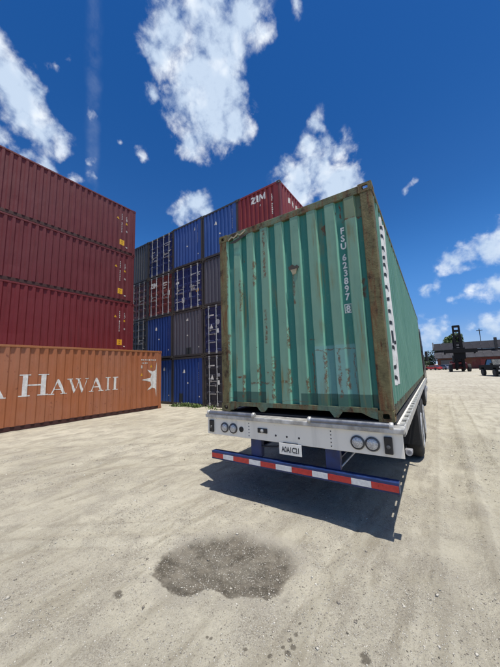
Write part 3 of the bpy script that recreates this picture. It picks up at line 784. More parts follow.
# --- writing made of strokes -------------------------------------------------
def shift(polys, u, z, s, sx=None): return [[(u + p[0] * (sx or s), z + p[1] * s) for p in q] for q in polys]
def R4(a, b, c, d): return [(a, c), (b, c), (b, d), (a, d)]
SERIF = {
    'H': ([R4(.10, .25, .05, .95), R4(.68, .83, .05, .95), R4(.25, .68, .47, .53), R4(.0, .35, 0, .05), R4(.58, .93, 0, .05), R4(.0, .35, .95, 1), R4(.58, .93, .95, 1)], .93),
    'A': ([[(.10, .05), (.16, .05), (.47, .88), (.43, .99)], [(.43, .99), (.50, 1.0), (.86, .05), (.69, .05), (.40, .86)], [(.24, .29), (.61, .29), (.59, .35), (.265, .35)], R4(.0, .27, 0, .05), R4(.59, .96, 0, .05)], .92),
    'W': ([[(.07, .95), (.22, .95), (.47, .20), (.41, .0), (.38, .0)], [(.41, .0), (.47, .20), (.70, .95), (.645, .95)], [(.55, .95), (.70, .95), (.94, .20), (.89, .0), (.85, .0)], [(.89, .0), (.94, .20), (1.19, .95), (1.13, .95)], R4(-.02, .30, .95, 1), R4(.46, .78, .95, 1), R4(1.03, 1.28, .95, 1)], 1.22),
    'I': ([R4(.10, .26, .05, .95), R4(.0, .36, 0, .05), R4(.0, .36, .95, 1)], .36)}
BLOCK = {'Z': [R4(0, .9, .76, 1), R4(0, .9, 0, .24), [(.02, .24), (.40, .24), (.9, .76), (.52, .76)]],
         'I': [R4(0, .30, 0, 1)],
         'M': [R4(0, .26, 0, 1), R4(.84, 1.1, 0, 1), [(.26, 1), (.26, .62), (.50, .18), (.60, .18), (.60, .48), (.42, .84)][:6], [(.84, 1), (.68, .84), (.60, .48), (.60, .18), (.84, .62)]]}
def zim(u, z, h, sx):
    return [shift(BLOCK['Z'], u, z, h, sx), shift(BLOCK['I'], u + 1.02 * sx, z, h, sx), shift(BLOCK['M'], u + 1.44 * sx, z, h, sx)]
def text_polys(s, size, bold=0.03):
    cu = bpy.data.curves.new('t', 'FONT'); cu.body = s; cu.size = size; cu.resolution_u = 2; cu.offset = size * bold
    ob = bpy.data.objects.new('t', cu); COL.objects.link(ob)
    dg = bpy.context.evaluated_depsgraph_get()
    me = bpy.data.meshes.new_from_object(ob.evaluated_get(dg))
    P = [[(me.vertices[i].co.x, me.vertices[i].co.y) for i in f.vertices] for f in me.polygons]
    bpy.data.objects.remove(ob); bpy.data.curves.remove(cu); bpy.data.meshes.remove(me)
    return P
def marks_column(u, z_top, n, w, h, gap, skip=()):
    return [R4(u, u + w * (0.55 + 0.45 * ((k * 7) % 3) / 2), z_top - (k + 1) * h - k * gap, z_top - k * (h + gap)) for k in range(n) if k not in skip]

# --- maroon stack along the left ---------------------------------------------
XH, YH, YM = -8.979, 5.635, 5.531
HS, HW = 2.896, 2.591
mar = [('maroon', 'dark maroon 40 foot container on the ground behind the orange container, bottom of its stack'),
       ('maroon3', 'maroon corrugated container just above the orange container, scuffed white down its middle'),
       ('maroon2', 'maroon corrugated container second from the top of the left stack'),
       ('maroon', 'topmost maroon corrugated container of the left stack, against the sky')]
for k, (mk, lab) in enumerate(mar):
    off = (0.0, 0.015, -0.01, 0.0)[k]
    q = container('shipping_container', lab, (XH - 2.5 - W + off, YM - L40 + (0, 0.02, -0.015, 0)[k], k * HS + 0.004 * k), HS, MT[mk], seed=20 + k, group='maroon containers stacked on the left', dent=0.010, bottommat=MT['underrail'],
                  side_dents=[(9.5, 1.3, 0.5, 0.4, 0.012), (6.6, 0.7, 0.4, 0.3, 0.010)])
    if k:
        P, o = q['side'], q['side_obj']
        P.decal('sticker', [[(11.02, 1.98), (11.2, 1.98), (11.11, 2.13)]], MT['yellow'], o)
        P.marks('container_number', marks_column(11.32, 2.36, 11, 0.07, 0.07, 0.038, (4,)), MT['cream'], o)
        P.marks('marking', marks_column(11.60, 2.28, 4, 0.10, 0.05, 0.04) + [R4(11.60, 11.70, 1.32, 1.42)] + [R4(11.60, 11.72, 0.36, 0.43)], MT['cream'], o)
        P.decal('sticker', [R4(11.58, 11.69, 1.78, 1.89)], MT['yellow'], o)
        P.decal('sticker', [R4(11.24, 11.52, 0.46, 0.77)], MT['yellow'], o)
        P.marks('logo_mark', [R4(11.33, 11.43, 0.53, 0.56), R4(11.33, 11.43, 0.66, 0.69)], MT['blackmark'], o)

# --- orange container with the big lettering ----------------------------------
q = container('shipping_container', 'rust orange container on the ground with large white HAWAII lettering and a white starburst', (XH - W, YH - L40, 0), HS, MT['orange'], railmat=MT['orange_rail'], postmat=MT['orange'], seed=31, dent=0.010, bottommat=MT['underrail'])
P, o = q['side'], q['side_obj']
letters = [shift(SERIF['H'][0], 6.40, 1.11, 0.76, 0.93)]
for ch, u0, u1 in (('A', 7.28, 7.86), ('W', 7.89, 8.63), ('A', 8.69, 9.25), ('I', 9.34, 9.56), ('I', 9.65, 9.89)):
    pl, w = SERIF[ch]; letters.append(shift(pl, u0, 1.10, 0.56, (u1 - u0) / w))
letters.append(shift(SERIF['A'][0], 5.50, 1.10, 0.56, 0.6))
P.pieces('letter', letters, MT['white'], o)
star = [[(11.90, 2.34), (11.84, 1.96), (11.80, 1.90), (11.80, 1.02), (11.84, 0.98), (11.90, 0.58)],
        [(11.80, 1.90), (11.70, 1.86), (11.60, 1.72), (11.55, 1.56), (11.55, 1.34), (11.60, 1.18), (11.70, 1.05), (11.80, 1.02)],
        [(11.555, 1.55), (11.06, 1.46), (11.555, 1.36)], [(11.68, 1.85), (11.39, 1.95), (11.60, 1.70)], [(11.60, 1.19), (11.40, 0.94), (11.69, 1.06)]]
P.decal('starburst_emblem', star, MT['white'], o)
P.marks('marking', [R4(11.02 + 0.11 * k, 11.09 + 0.11 * k, 2.40, 2.46) for k in range(8)] + [R4(11.06 + 0.09 * k, 11.12 + 0.09 * k, 2.24, 2.30) for k in range(4)] + [R4(11.02, 11.12, 2.02, 2.16)], MT['cream'], o)
P.decal('sticker', [[(11.0, 1.66), (11.14, 1.66), (11.07, 1.80)]], MT['yellow'], o)
P.decal('sticker', [[(11.52, 2.06), (11.64, 2.06), (11.58, 2.2)]], MT['yellow'], o)

# --- wall of container ends ----------------------------------------------------
YW = 6.910
colx = {'A': -14.62, 'B': -12.17, 'C': -9.67, 'D': -7.19, 'E': -4.76}
wall = [
    ('A', 1, 'black', 'panel', 'black container on the ground beside the orange container, mostly hidden'),
    ('A', 2, 'black', 'door', 'black doored container in the second row, next to the maroon stack'),
    ('A', 3, 'darkred', 'door', 'oxblood doored container in the third row, half hidden by the maroon stack'),
    ('A', 4, 'greydark', 'panel', 'charcoal container end in the top row, next to the maroon stack'),
    ('B', 1, 'blue', 'panel', 'blue container end on the ground, half behind the orange container'),
    ('B', 2, 'blue2', 'panel', 'bright blue container end in the second row under the dull red doors'),
    ('B', 3, 'red2', 'door', 'dull red container with short white logo on its doors and pale lock rods'),
    ('B', 4, 'navyblue', 'door', 'dark blue container in the top row showing doors with pale lock rods'),
    ('C', 1, 'blue2', 'panel', 'bright blue container end on the ground beside the dark doored one'),
    ('C', 2, 'grey', 'panel', 'grey container end standing on a bright blue one in the second row'),
    ('C', 3, 'navyblue', 'door', 'dark blue container in the third row, doors covered in white markings'),
    ('C', 4, 'blue', 'panel', 'cobalt container end in the top row between blue doors and a lighter blue end'),
    ('D', 1, 'black', 'door', 'blackish doored container on the ground just left of the green container'),
    ('D', 2, 'navy', 'door', 'navy doored container with white triangle and round mark, second row left of the green container'),
    ('D', 3, 'grey', 'panel', 'grey container end in the third row, cut by the green container'),
    ('D', 4, 'blue3', 'panel', 'lighter blue container end in the top row beside the red container'),
    ('E', 1, 'navy', 'panel', 'navy container at the foot of the column behind the green container'),
    ('E', 2, 'grey', 'panel', 'grey container second from the ground behind the green container'),
    ('E', 3, 'darkred', 'panel', 'oxblood container directly under the red top corner container'),
    ('E', 4, 'red', 'panel', 'red container with white three letter logo on its end, top right of the wall')]
cells = {}
for c, r, mk, end, lab in wall:
    j = random.Random(ord(c) * 10 + r)
    q = container('shipping_container', lab, (colx[c] + j.uniform(-0.012, 0.012), YW + j.uniform(-0.03, 0.03), (r - 1) * (HW + 0.006)), HW, MT[mk], end=end, seed=ord(c) + r * 5,
                  railmat=MT['wallpost'] if (c, r) != ('E', 4) else MT['red'], postmat=MT['wallpost'] if (c, r) != ('E', 4) else MT['red2'], castmat=MT['casting'], group='containers stacked end on in the back wall', dent=0.005,
                  rodmat=MT['galv'] if (c, r) in (('B', 3), ('B', 4), ('C', 3), ('D', 2), ('D', 1)) else MT['galvdim'])
    cells[c, r] = q
def door_marks(q, leaf, rects, mat, name='marking', d=0.025):
    mb = MB()
    for x0, x1, z0, z1 in rects: mb.box(x0, x1, d, d + 0.0045, z0, z1)
    o_ = mb.build(name, mat, q['leaf%d' % leaf])
    if len(rects) > 1: o_['kind'] = 'stuff'
q = cells['E', 4]
q['end'].pieces('letter', zim(0.80, 1.98, 0.34, 0.335), MT['white'], q['end_obj'])
q['end'].marks('marking', [R4(1.30, 1.38, 1.72, 1.80)] + marks_column(1.96, 2.1, 11, 0.06, 0.06, 0.035, (4,)), MT['cream'], q['end_obj'])
q['side'].marks('container_number', [R4(0.9 + 0.36 * k, 1.12 + 0.36 * k, 1.92, 2.20) for k in range(7) if k != 4], MT['cream'], q['side_obj'])
q = cells['B', 3]
for let in zim(0.36, 1.86, 0.33, 0.235):
    mbz = MB()
    for k, poly in enumerate(let): mbz.prism(poly, 'y', -0.024 - 0.0003 * k, -0.0225 - 0.0003 * k)
    mbz.build('letter', MT['white'], q['leaf0'])
door_marks(q, 1, [(1.5, 1.9, 2.0, 2.08), (1.55, 1.85, 1.86, 1.92), (1.5, 1.75, 1.7, 1.75), (1.95, 2.15, 1.2, 1.5)], MT['cream'])
q = cells['B', 4]
door_marks(q, 0, [(0.28, 0.62, 1.66, 1.74), (0.25, 0.45, 1.5, 1.58), (0.6, 0.9, 1.1, 1.16)], MT['greymark'])
door_marks(q, 1, [(1.66, 2.2, 1.96, 2.02), (1.66, 2.1, 1.82, 1.88), (1.9, 2.25, 1.4, 1.46), (1.66, 2.0, 1.25, 1.3)], MT['greymark'])
q = cells['C', 3]
door_marks(q, 0, [(0.22, 0.5, 1.68, 1.82), (0.22, 0.32, 1.1, 1.16), (0.22, 0.34, 0.75, 0.8), (0.75, 0.95, 0.5, 0.8), (0.2, 0.8, 0.58, 0.61)], MT['white'])
door_marks(q, 1, [(1.5, 1.9, 1.98, 2.05), (1.95, 2.25, 2.0, 2.06), (1.95, 2.2, 1.86, 1.92), (1.4, 1.75, 1.28, 1.38), (1.5, 1.8, 1.1, 1.22), (1.9, 2.2, 1.5, 1.56), (1.95, 2.2, 1.36, 1.42), (1.35, 1.55, 0.72, 1.0), (2.05, 2.2, 0.4, 0.48)], MT['greymark'])
door_marks(q, 1, [(1.9, 2.1, 0.95, 1.12)], MT['yellow'], 'sticker')
for r_ in (1, 2):
    q = cells['D', r_]
    mb = MB(); mb.prism([(0.44, 1.36), (0.66, 1.36), (0.55, 1.60)], 'y', 0.0235, 0.0275); mb.build('triangle_mark', MT['white'], q['leaf0'])
    door_marks(q, 0, [(0.30, 0.72, 2.02, 2.09), (0.34, 0.8, 0.62, 0.66)], MT['cream'])
    if r_ == 2: MB().lathe((0.975, 0.0265, 1.66), (0, -1, 0), [(0.145, 0), (0.145, 0.004)], 20).build('round_mark', MT['greymark'], q['leaf0'])
    else: door_marks(q, 0, [(0.90, 1.06, 1.5, 1.66)], MT['greymark'])
    door_marks(q, 0, [(0.93, 1.04, 1.1, 1.32)], MT['white'], 'sticker')
for cr, (mx, mz) in {('B', 2): (0.85, 1.75), ('C', 1): (0.85, 1.72), ('C', 2): (1.15, 2.0), ('C', 4): (1.75, 1.95), ('D', 4): (0.85, 1.75), ('B', 1): (1.6, 1.9)}.items():
    q = cells[cr]
    q['end'].decal('logo_mark', [[(mx, mz), (mx + 0.16, mz), (mx + 0.11, mz + 0.2)]], MT['cream'], q['end_obj'])
    q['end'].marks('container_number', marks_column(2.04, 2.25, 11, 0.06, 0.06, 0.04, (4,)), MT['cream'], q['end_obj'])
    q['end'].marks('marking', [R4(1.2, 1.27, 1.15, 1.22), R4(2.1, 2.16, 0.45, 0.52)], MT['cream'], q['end_obj'])
for cr in (('C', 1), ('C', 2)):
    q = cells[cr]; q['end'].decal('paint_patch', [R4(0.52, 0.86, 0.16, 0.62)] if cr == ('C', 1) else [R4(1.15, 1.5, 0.14, 0.50)], MT['blackmark'], q['end_obj'])

# ------------------------------------------------------------------ trailer, its load and the tractor
YT = 0.0229
def tr(x, y, z=0.0): return (x * math.cos(YT) - y * math.sin(YT), x * math.sin(YT) + y * math.cos(YT), z)
DECK = 1.150
ridge_r = [0.159 + 0.2565 * k for k in range(9)]
gu, gd = [0.10], [0.044]
for e in ridge_r:
    a = e - 0.118
    if a > 0.12: gu += [a - 0.022, a]; gd += [0.044, 0.0]
    else: gu[-1] = 0.10; gd[-1] = 0.0
    gu += [e, e + 0.022]; gd += [0.0, 0.044]
gu.append(W - 0.10); gd.append(0.044)
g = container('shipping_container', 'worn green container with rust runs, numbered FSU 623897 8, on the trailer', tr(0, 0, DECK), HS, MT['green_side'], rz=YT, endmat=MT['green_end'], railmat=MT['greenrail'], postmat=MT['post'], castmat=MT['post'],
              seed=44, dent=0.010, postw=0.146, posty=0.002, end_corr=(gu, gd), bottom_lobes=True,
              end_dents=[(0.35, 2.62, 0.22, 0.10, 0.03), (0.62, 0.42, 0.25, 0.05, 0.012), (1.12, 0.45, 0.2, 0.05, 0.012), (0.4, 1.75, 0.08, 0.12, 0.012), (1.36, 2.05, 0.06, 0.05, 0.02), (0.9, 2.45, 0.1, 0.15, 0.012), (1.6, 0.9, 0.3, 0.04, 0.01)],
              side_dents=[(3, 1.2, 0.6, 0.5, 0.012), (7, 0.8, 0.7, 0.4, 0.014)])
gt, P, o = g['thing'], g['end'], g['end_obj']
# bottom end rail with two hanging lugs and gussets to the castings
mb = MB()
prof = [(0.165, 0.145), (0.165, 0.02), (0.24, 0.03), (0.34, 0.085), (0.66, 0.085), (0.69, 0.045), (0.72, 0.02), (0.77, 0.02), (0.80, 0.045), (0.83, 0.085),
        (1.72, 0.085), (1.75, 0.045), (1.775, 0.012), (1.825, 0.012), (1.85, 0.045), (1.88, 0.085), (2.10, 0.085), (2.20, 0.035), (2.273, 0.02), (2.273, 0.145)]
for (a0, a1, zt) in ():
    pass
top = 0.145
segs = [(prof[i], prof[i + 1]) for i in range(1, len(prof) - 2)]
for (p0, p1) in segs:
    mb.prism([p0, p1, (p1[0], top), (p0[0], top)], 'y', 0.004, 0.030)
bm = bmesh.new()
me_ = mb.mesh('bottom_rail'); bm.from_mesh(me_); bmesh.ops.remove_doubles(bm, verts=bm.verts, dist=1e-4); bm.to_mesh(me_); bm.free()
put('bottom_rail', me_, MT['greenrail'], gt)
MB().bbox(0.165, 2.273, 0.031, 0.10, 0.09, 0.14, 0.006).build('bottom_rail', MT['greenrail'], gt)
# stacked number FSU 623897 8, the last digit boxed
num = []; zt = 2.43
seq = 'FSU 623897 8'
zz = zt
for ch in seq:
    if ch == ' ': zz -= 0.05; continue
    pl = text_polys(ch, 0.120, 0.032)
    w = max(p[0] for q in pl for p in q); cx = 2.035
    num.append([[(cx + (p[0] - w / 2) * 0.92, zz - 0.092 + p[1]) for p in q] for q in pl])
    last = zz; zz -= 0.104
bx0, bx1, bz0, bz1 = 1.990, 2.080, last - 0.105, last + 0.010
num[-1] += [R4(bx0, bx1, bz0, bz0 + 0.009), R4(bx0, bx1, bz1 - 0.009, bz1), R4(bx0, bx0 + 0.008, bz0, bz1), R4(bx1 - 0.008, bx1, bz0, bz1)]
P.pieces('character', num, MT['white'], o, 0.002)
# torn metal strip under the top rail, knocked-in hole with a bright flap
mb = MB()
pts = [(0.20, 2.76), (0.28, 2.80), (0.32, 2.775), (0.40, 2.82), (0.45, 2.79), (0.55, 2.835)]
for a, b in zip(pts[:-1], pts[1:]):
    mb.prism([(a[0], a[1]), (b[0], b[1]), (b[0], b[1] + 0.028), (a[0], a[1] + 0.018)], 'y', -0.012, -0.004)
mb.build('torn_strip', MT['barecream'], gt)
MB().prism([(0.22, 2.72), (0.50, 2.79), (0.60, 2.80), (0.60, 2.785), (0.34, 2.70)], 'y', -0.003, 0.004).build('torn_gap', MT['casting'], gt)
MB().prism([(1.28, 2.01), (1.33, 2.0), (1.40, 1.985), (1.43, 2.03), (1.40, 2.06), (1.375, 2.045), (1.33, 2.08), (1.27, 2.05)], 'y', -0.006, 0.006).build('dent_hole', MT['casting'], gt)
MB().add([(1.33, -0.004, 1.93), (1.385, -0.004, 1.94), (1.405, -0.030, 1.995), (1.31, -0.022, 2.0)], [(0, 1, 2, 3)]).add([(1.33, 0.0, 1.928), (1.385, 0.0, 1.938), (1.407, -0.026, 1.993), (1.308, -0.018, 1.998)], [(3, 2, 1, 0)]).build('bent_flap', MT['barecream'], gt)
# white vertical strip with dark strokes on the long side
S, so = g['side'], g['side_obj']
S.decal('lettering_strip', [R4(0.66, 1.20, 0.36, 2.74)], MT['white'], so, 0.004)
marks = []
for zc, kind in ((0.46, 0), (0.62, 1), (0.86, 0), (1.03, 2), (1.20, 3), (1.36, 3), (1.55, 1), (1.70, 0), (1.88, 3), (2.02, 0), (2.15, 1), (2.27, 3), (2.45, 3), (2.60, 1)):
    if kind == 0: marks.append([(0.67, zc + 0.03), (0.67, zc - 0.02), (0.90, zc - 0.07), (0.90, zc - 0.02)])
    elif kind == 1: marks.append([(0.67, zc - 0.05), (0.90, zc), (0.90, zc + 0.05), (0.67, zc)])
    elif kind == 2: marks += [R4(0.68, 0.86, zc - 0.11, zc + 0.06), R4(0.861, 0.98, zc - 0.11, zc - 0.06)]
    else: marks.append(R4(0.67, 0.84, zc - 0.025, zc + 0.025))
S.pieces('letter_stroke', [[q_] for q_ in marks], MT['blackmark'], so, 0.0075)

# --- trailer ----------------------------------------------------------------
t = thing('flatbed_trailer', 'white flatbed container trailer with round lamps and red and white striped rear bar', 'trailer', tr(0, 0, 0), YT)
XL, XR = -0.165, 2.515
bump = MB().bbox(XL, XR, -0.150, -0.135, 0.822, 1.066, 0.004).build('rear_bumper', MT['trailerwhite'], t)
mb = MB(); mb.bbox(XL - 0.02, XR + 0.02, -0.185, 0.03, 1.068, 1.120, 0.008); mb.build('bumper_cap', MT['alu'], t)
for x0, x1 in ((-0.12, 0.70), (1.52, 2.42)):
    mb = MB(); mb.cyl((x0, -0.165, 1.142), (x1, -0.165, 1.142), 0.030, 14)
    tb = mb.build('roller_tube', MT['tube'], t, True)
    for xx in (x0, x1): MB().lathe((xx - 0.02, -0.165, 1.142), (1, 0, 0), [(0.034, 0), (0.040, 0.008), (0.040, 0.032), (0.034, 0.04)], 14).build('end_collar', MT['alu'], tb, True)
for x in (0.173, 0.332, 2.063, 2.216):
    zc = 0.936
    r_ = 0.066 if x < 1 else 0.070
    lamp = MB().lathe((x, -0.150, zc), (0, -1, 0), [(r_ + 0.006, 0), (r_ + 0.006, 0.012), (r_ - 0.006, 0.020), (r_ - 0.010, 0.008)], 28).build('tail_lamp', MT['ring'], t, True)
    MB().lathe((x, -0.156, zc), (0, -1, 0), [(r_ - 0.009, 0), (r_ - 0.012, 0.010), (r_ * 0.6, 0.018), (0.0, 0.021)], 28).build('lens', MT['lens'], lamp, True)
    mb = MB()
    for k in range(19):
        rr = 0.0 if k == 0 else (0.024 if k < 7 else 0.046); a = k * math.pi / 3 if k < 7 else k * math.pi / 6
        mb.lathe((x + rr * math.cos(a), -0.172 - (0.006 if k < 7 else 0.0), zc + rr * math.sin(a)), (0, -1, 0), [(0.006, 0), (0.005, 0.003)], 6)
    mb.build('led_dots', MT['greymark'], lamp)['kind'] = 'stuff'
MB().lathe((0.475, -0.150, 0.935), (0, -1, 0), [(0.038, 0), (0.038, 0.006), (0.024, 0.008), (0.022, 0.002)], 20).build('socket', MT['blackplastic'], t, True)
pl = MB().bbox(0.755, 0.905, -0.165, -0.150, 0.918, 0.982, 0.006).build('marker_lamp', MT['blackplastic'], t)
MB().lathe((0.83, -0.165, 0.95), (0, -1, 0), [(0.026, 0), (0.022, 0.01), (0.0, 0.014)], 16).build('lens', MT['lens'], pl, True)
for x in (-0.075, 2.375):
    bxo = MB().bbox(x - 0.040, x + 0.040, -0.178, -0.150, 0.855, 1.030, 0.010).build('side_marker_box', MT['blackplastic'], t)
    MB().lathe((x, -0.178, 0.93), (0, -1, 0), [(0.022, 0), (0.018, 0.01), (0, 0.013)], 14).build('reflector', MT['ring'], bxo, True)
for x in (0.605, 1.765):
    for k in range(5): MB().lathe((x, -0.150, 0.86 + 0.042 * k), (0, -1, 0), [(0.008, 0), (0.006, 0.005)], 8).build('bolt', MT['darksteel'], t)
for x in (1.03, 1.19, 1.36): MB().lathe((x, -0.150, 0.905), (0, -1, 0), [(0.014, 0), (0.010, 0.006)], 10).build('bolt', MT['darksteel'], t)
mbh = MB()
hp = [(0.62, -0.10, 0.80), (0.80, -0.11, 0.735), (1.02, -0.11, 0.755), (1.10, -0.11, 0.80)]
for a_, b_ in zip(hp[:-1], hp[1:]): mbh.cyl(a_, b_, 0.011, 8)
mbh.build('lamp_cable', MT['blackplastic'], t)
lp = MB().bbox(1.085, 1.395, -0.172, -0.166, 0.690, 0.828, 0.003).build('licence_plate', MT['plate'], t)
MB().box(1.14, 1.34, -0.165, -0.13, 0.79, 0.835).build('plate_bracket', MT['darksteel'], t)
mb = MB(); pt = text_polys('A0A1C21', 0.092); w = max(p[0] for q in pt for p in q)
for poly in pt: mb.add([(1.24 + (p[0] - w / 2) * 0.24 / w, -0.1735, 0.724 + p[1]) for p in poly], [tuple(range(len(poly)))])
mb.build('plate_characters', MT['blackmark'], lp)['kind'] = 'stuff'
# rear underride bar with reflective tape
bar = MB().bbox(-0.06, 2.44, -0.185, -0.085, 0.475, 0.590, 0.006).build('underride_bar', MT['blueframe'], t)
edges = [-0.056, 0.144, 0.348, 0.590, 0.802, 0.971, 1.243, 1.480, 1.690, 1.90, 2.055, 2.20, 2.436]
edges = [-0.056, 0.15, 0.36, 0.58, 0.80, 1.02, 1.24, 1.46, 1.67, 1.88, 2.05, 2.22, 2.436]
edges = [-0.056, 0.16, 0.345, 0.615, 0.80, 1.03, 1.255, 1.52, 1.71, 1.97, 2.175, 2.436]
for k in range(len(edges) - 1):
    MB().box(edges[k] + 0.001, edges[k + 1] - 0.001, -0.1885, -0.1856, 0.497, 0.560).build('reflective_tape', MT['redtape'] if k % 2 == 0 else MT['whitetape'], bar)
for x in (0.70, 1.76):
    mb = MB(); mb.bbox(x - 0.085, x + 0.085, -0.125, -0.045, 0.592, 0.822, 0.008); mb.build('underride_post', MT['blueframe'], t)
MB().cyl((1.84, -0.06, 0.62), (2.0, 0.1, 0.80), 0.010, 8).build('brace', MT['alu'], t)
# frame, deck, cross members
for x in (0.68, 1.76):
    mb = MB(); mb.box(x - 0.07, x + 0.07, -0.12, 12.0, 0.70, 0.715); mb.box(x - 0.008, x + 0.008, -0.12, 12.0, 0.715, 1.075); mb.box(x - 0.07, x + 0.07, -0.12, 12.0, 1.075, 1.09)
    mb.build('main_beam', MT['blueframe'], t)
for k in range(20):
    y = 0.3 + k * 0.6
    put('cross_member', shared('xm', lambda: MB().box(-0.012, 2.45, -0.035, 0.035, 1.0, 1.068).mesh('cross_member')), MT['darksteel'], t, loc=(0, y, 0))
MB().bbox(-0.012, 2.45, 0.03, 12.15, 1.092, 1.128, 0.004).build('deck', MT['darksteel'], t)
for y in (0.06, 12.0):
    MB().bbox(0.02, 2.42, y - 0.02, y + 0.12, 1.1285, 1.149, 0.004).build('bolster', MT['darksteel'], t)
for sgn, xi in ((1, 2.452), (-1, -0.014)):
    a, b = (xi, xi + 0.022) if sgn > 0 else (xi - 0.022, xi)
    rail = MB().bbox(a, b, 0.03, 12.15, 0.985, 1.135, 0.004).build('side_rail', MT['trailerwhite'], t)
    c, d = (xi + 0.068, xi + 0.084) if sgn > 0 else (xi - 0.084, xi - 0.068)
    MB().bbox(c, d, -0.02, 12.15, 1.03, 1.125, 0.004).build('rub_rail', MT['alu'], t)
    for k in range(36):
        p0, p1 = (0.022, 0.068) if sgn > 0 else (-0.068, -0.022)
        put('stake_pocket', shared(('sp', sgn), lambda: MB().bbox(p0, p1, -0.10, 0.10, 1.0, 1.128, 0.006).mesh('stake_pocket')), MT['alu'], t, loc=(xi, 0.14 + 0.335 * k, 0))
MB().bbox(2.42, 2.50, -0.12, 0.03, 0.83, 1.066, 0.01).build('corner_bracket', MT['darksteel'], t)
MB().lathe((2.555, -0.12, 0.89), (0, -1, 0), [(0.016, 0.03), (0.016, 0.0), (0.030, 0.0), (0.033, 0.015), (0.030, 0.03), (0.016, 0.03)], 18).build('tie_ring', MT['galvdim'], t, True)
MB().bbox(2.516, 2.585, -0.12, -0.04, 0.87, 0.91, 0.008).build('tie_bracket', MT['galvdim'], t)
# wheels: tandem of duals
def wheel(parent, x, y, r, width, side, rimmat, name='wheel'):
    """tyre and dished rim, axle along x, outer face towards side"""
    prof = [(r * 0.58, -width / 2), (r * 0.86, -width / 2), (r * 0.96, -width * 0.42), (r, -width * 0.3), (r, width * 0.3), (r * 0.96, width * 0.42), (r * 0.86, width / 2), (r * 0.58, width / 2)]
    wobj = MB().lathe((x, y, r), (1, 0, 0), prof, 32).build(name, MT['rubber'], parent, True)
    s = side
    rp = [(r * 0.62, -width * 0.46 * s), (r * 0.66, width * 0.50 * s), (r * 0.63, width * 0.56 * s), (r * 0.52, width * 0.40 * s), (r * 0.46, width * 0.14 * s), (r * 0.22, width * 0.10 * s), (r * 0.20, width * 0.36 * s), (0.001, width * 0.40 * s)]
    MB().lathe((x, y, r), (1, 0, 0), rp, 28).build('rim', rimmat, wobj, True)
    mb = MB()
    for k in range(10):
        a = k * math.pi / 5; mb.lathe((x + width * 0.12 * s, y + r * 0.34 * math.cos(a), r + r * 0.34 * math.sin(a)), (s, 0, 0), [(0.016, 0), (0.014, 0.03)], 6)
    mb.build('lug_nuts', MT['galvdim'], wobj)['kind'] = 'stuff'
    return wobj
for y in (3.05, 4.35):
    for x, s in ((2.405, 1), (2.07, 1), (0.37, -1), (0.035, -1)): wheel(t, x, y, 0.50, 0.275, s, MT['alu'])
    MB().cyl((0.2, y, 0.50), (2.24, y, 0.50), 0.065, 12).build('axle', MT['darksteel'], t, True)
    for x in (0.70, 1.74): MB().prism([(y - 0.5, 0.55), (y + 0.5, 0.55), (y + 0.2, 0.70), (y - 0.2, 0.70)], 'x', x - 0.05, x + 0.05).build('spring_hanger', MT['darksteel'], t)
for x in (0.06, 2.38):
    MB().bbox(x - 0.22, x + 0.15, 2.38, 2.392, 0.36, 1.0, 0.003).build('mud_flap', MT['rubber'], t)
for x in (0.75, 1.69): MB().bbox(x - 0.05, x + 0.05, 9.2, 9.32, 0.0, 0.72, 0.01).build('landing_leg', MT['darksteel'], t) if False else MB().bbox(x - 0.05, x + 0.05, 8.6, 8.72, 0.28, 0.70, 0.01).build('landing_leg', MT['darksteel'], t)
MB().bbox(0.2, 1.3, 5.6, 6.5, 0.46, 0.69, 0.03).build('tool_box', MT['alu'], t)

# --- tractor unit -------------------------------------------------------------
k = thing('truck_tractor', 'black truck tractor at the far front of the green container', 'truck', tr(0, 0, 0), YT)
for x in (0.78, 1.66): MB().bbox(x - 0.04, x + 0.04, 10.3, 17.2, 0.66, 0.92, 0.008).build('frame_rail', MT['darksteel'], k)
cabm = plain('black_truck_paint', (0.016, 0.017, 0.02), 0.25, var=0.2)
cab = MB().prism([(13.15, 0.75), (13.15, 3.45), (13.35, 3.62), (14.6, 3.55), (15.0, 2.95), (15.25, 1.98), (16.9, 1.72), (17.15, 1.5), (17.2, 0.62), (16.75, 0.62), (16.6, 1.0), (15.9, 1.0), (15.75, 0.62), (15.2, 0.62)], 'x', 0.02, 2.44)
cabo = cab.build('cab', cabm, k)
for x0 in (0.010, 2.441): MB().prism([(14.0, 2.05), (14.0, 2.78), (14.85, 2.78), (15.1, 2.05)], 'x', x0, x0 + 0.009).build('side_window', MT['glass'], cabo)
MB().add([(0.25, 15.02, 2.92), (2.17, 15.02, 2.92), (2.2, 15.26, 2.02), (0.22, 15.26, 2.02)], [(0, 1, 2, 3)]).build('windscreen', MT['glass'], cabo)
for x in (0.14, 2.30):
    MB().cyl((x, 13.0, 0.9), (x, 13.0, 3.7), 0.075, 14).build('exhaust_stack', MT['darksteel'], k, True)
    m_ = MB().bbox(x - 0.06 + (0.28 if x > 1 else -0.28), x + 0.06 + (0.28 if x > 1 else -0.28), 15.05, 15.15, 1.95, 2.5, 0.02).build('mirror', MT['blackplastic'], k)
    MB().bbox(min(x, 1.2 + (x - 1.2) * 0.85) - 0.01, max(x, 1.2 + (x - 1.2) * 0.85) + 0.1, 15.09, 15.11, 2.25, 2.27, 0.002).build('mirror_arm', MT['blackplastic'], k)
    MB().cyl((x, 13.7, 0.45), (x, 15.0, 0.45), 0.17, 18).build('fuel_tank', MT['alu'], k, True)
for y in (11.0, 12.3):
    for x, s in ((2.30, 1), (1.97, 1), (0.47, -1), (0.14, -1)): wheel(k, x, y, 0.50, 0.275, s, MT['alu'])
    MB().cyl((0.3, y, 0.5), (2.14, y, 0.5), 0.07, 12).build('axle', MT['darksteel'], k, True)
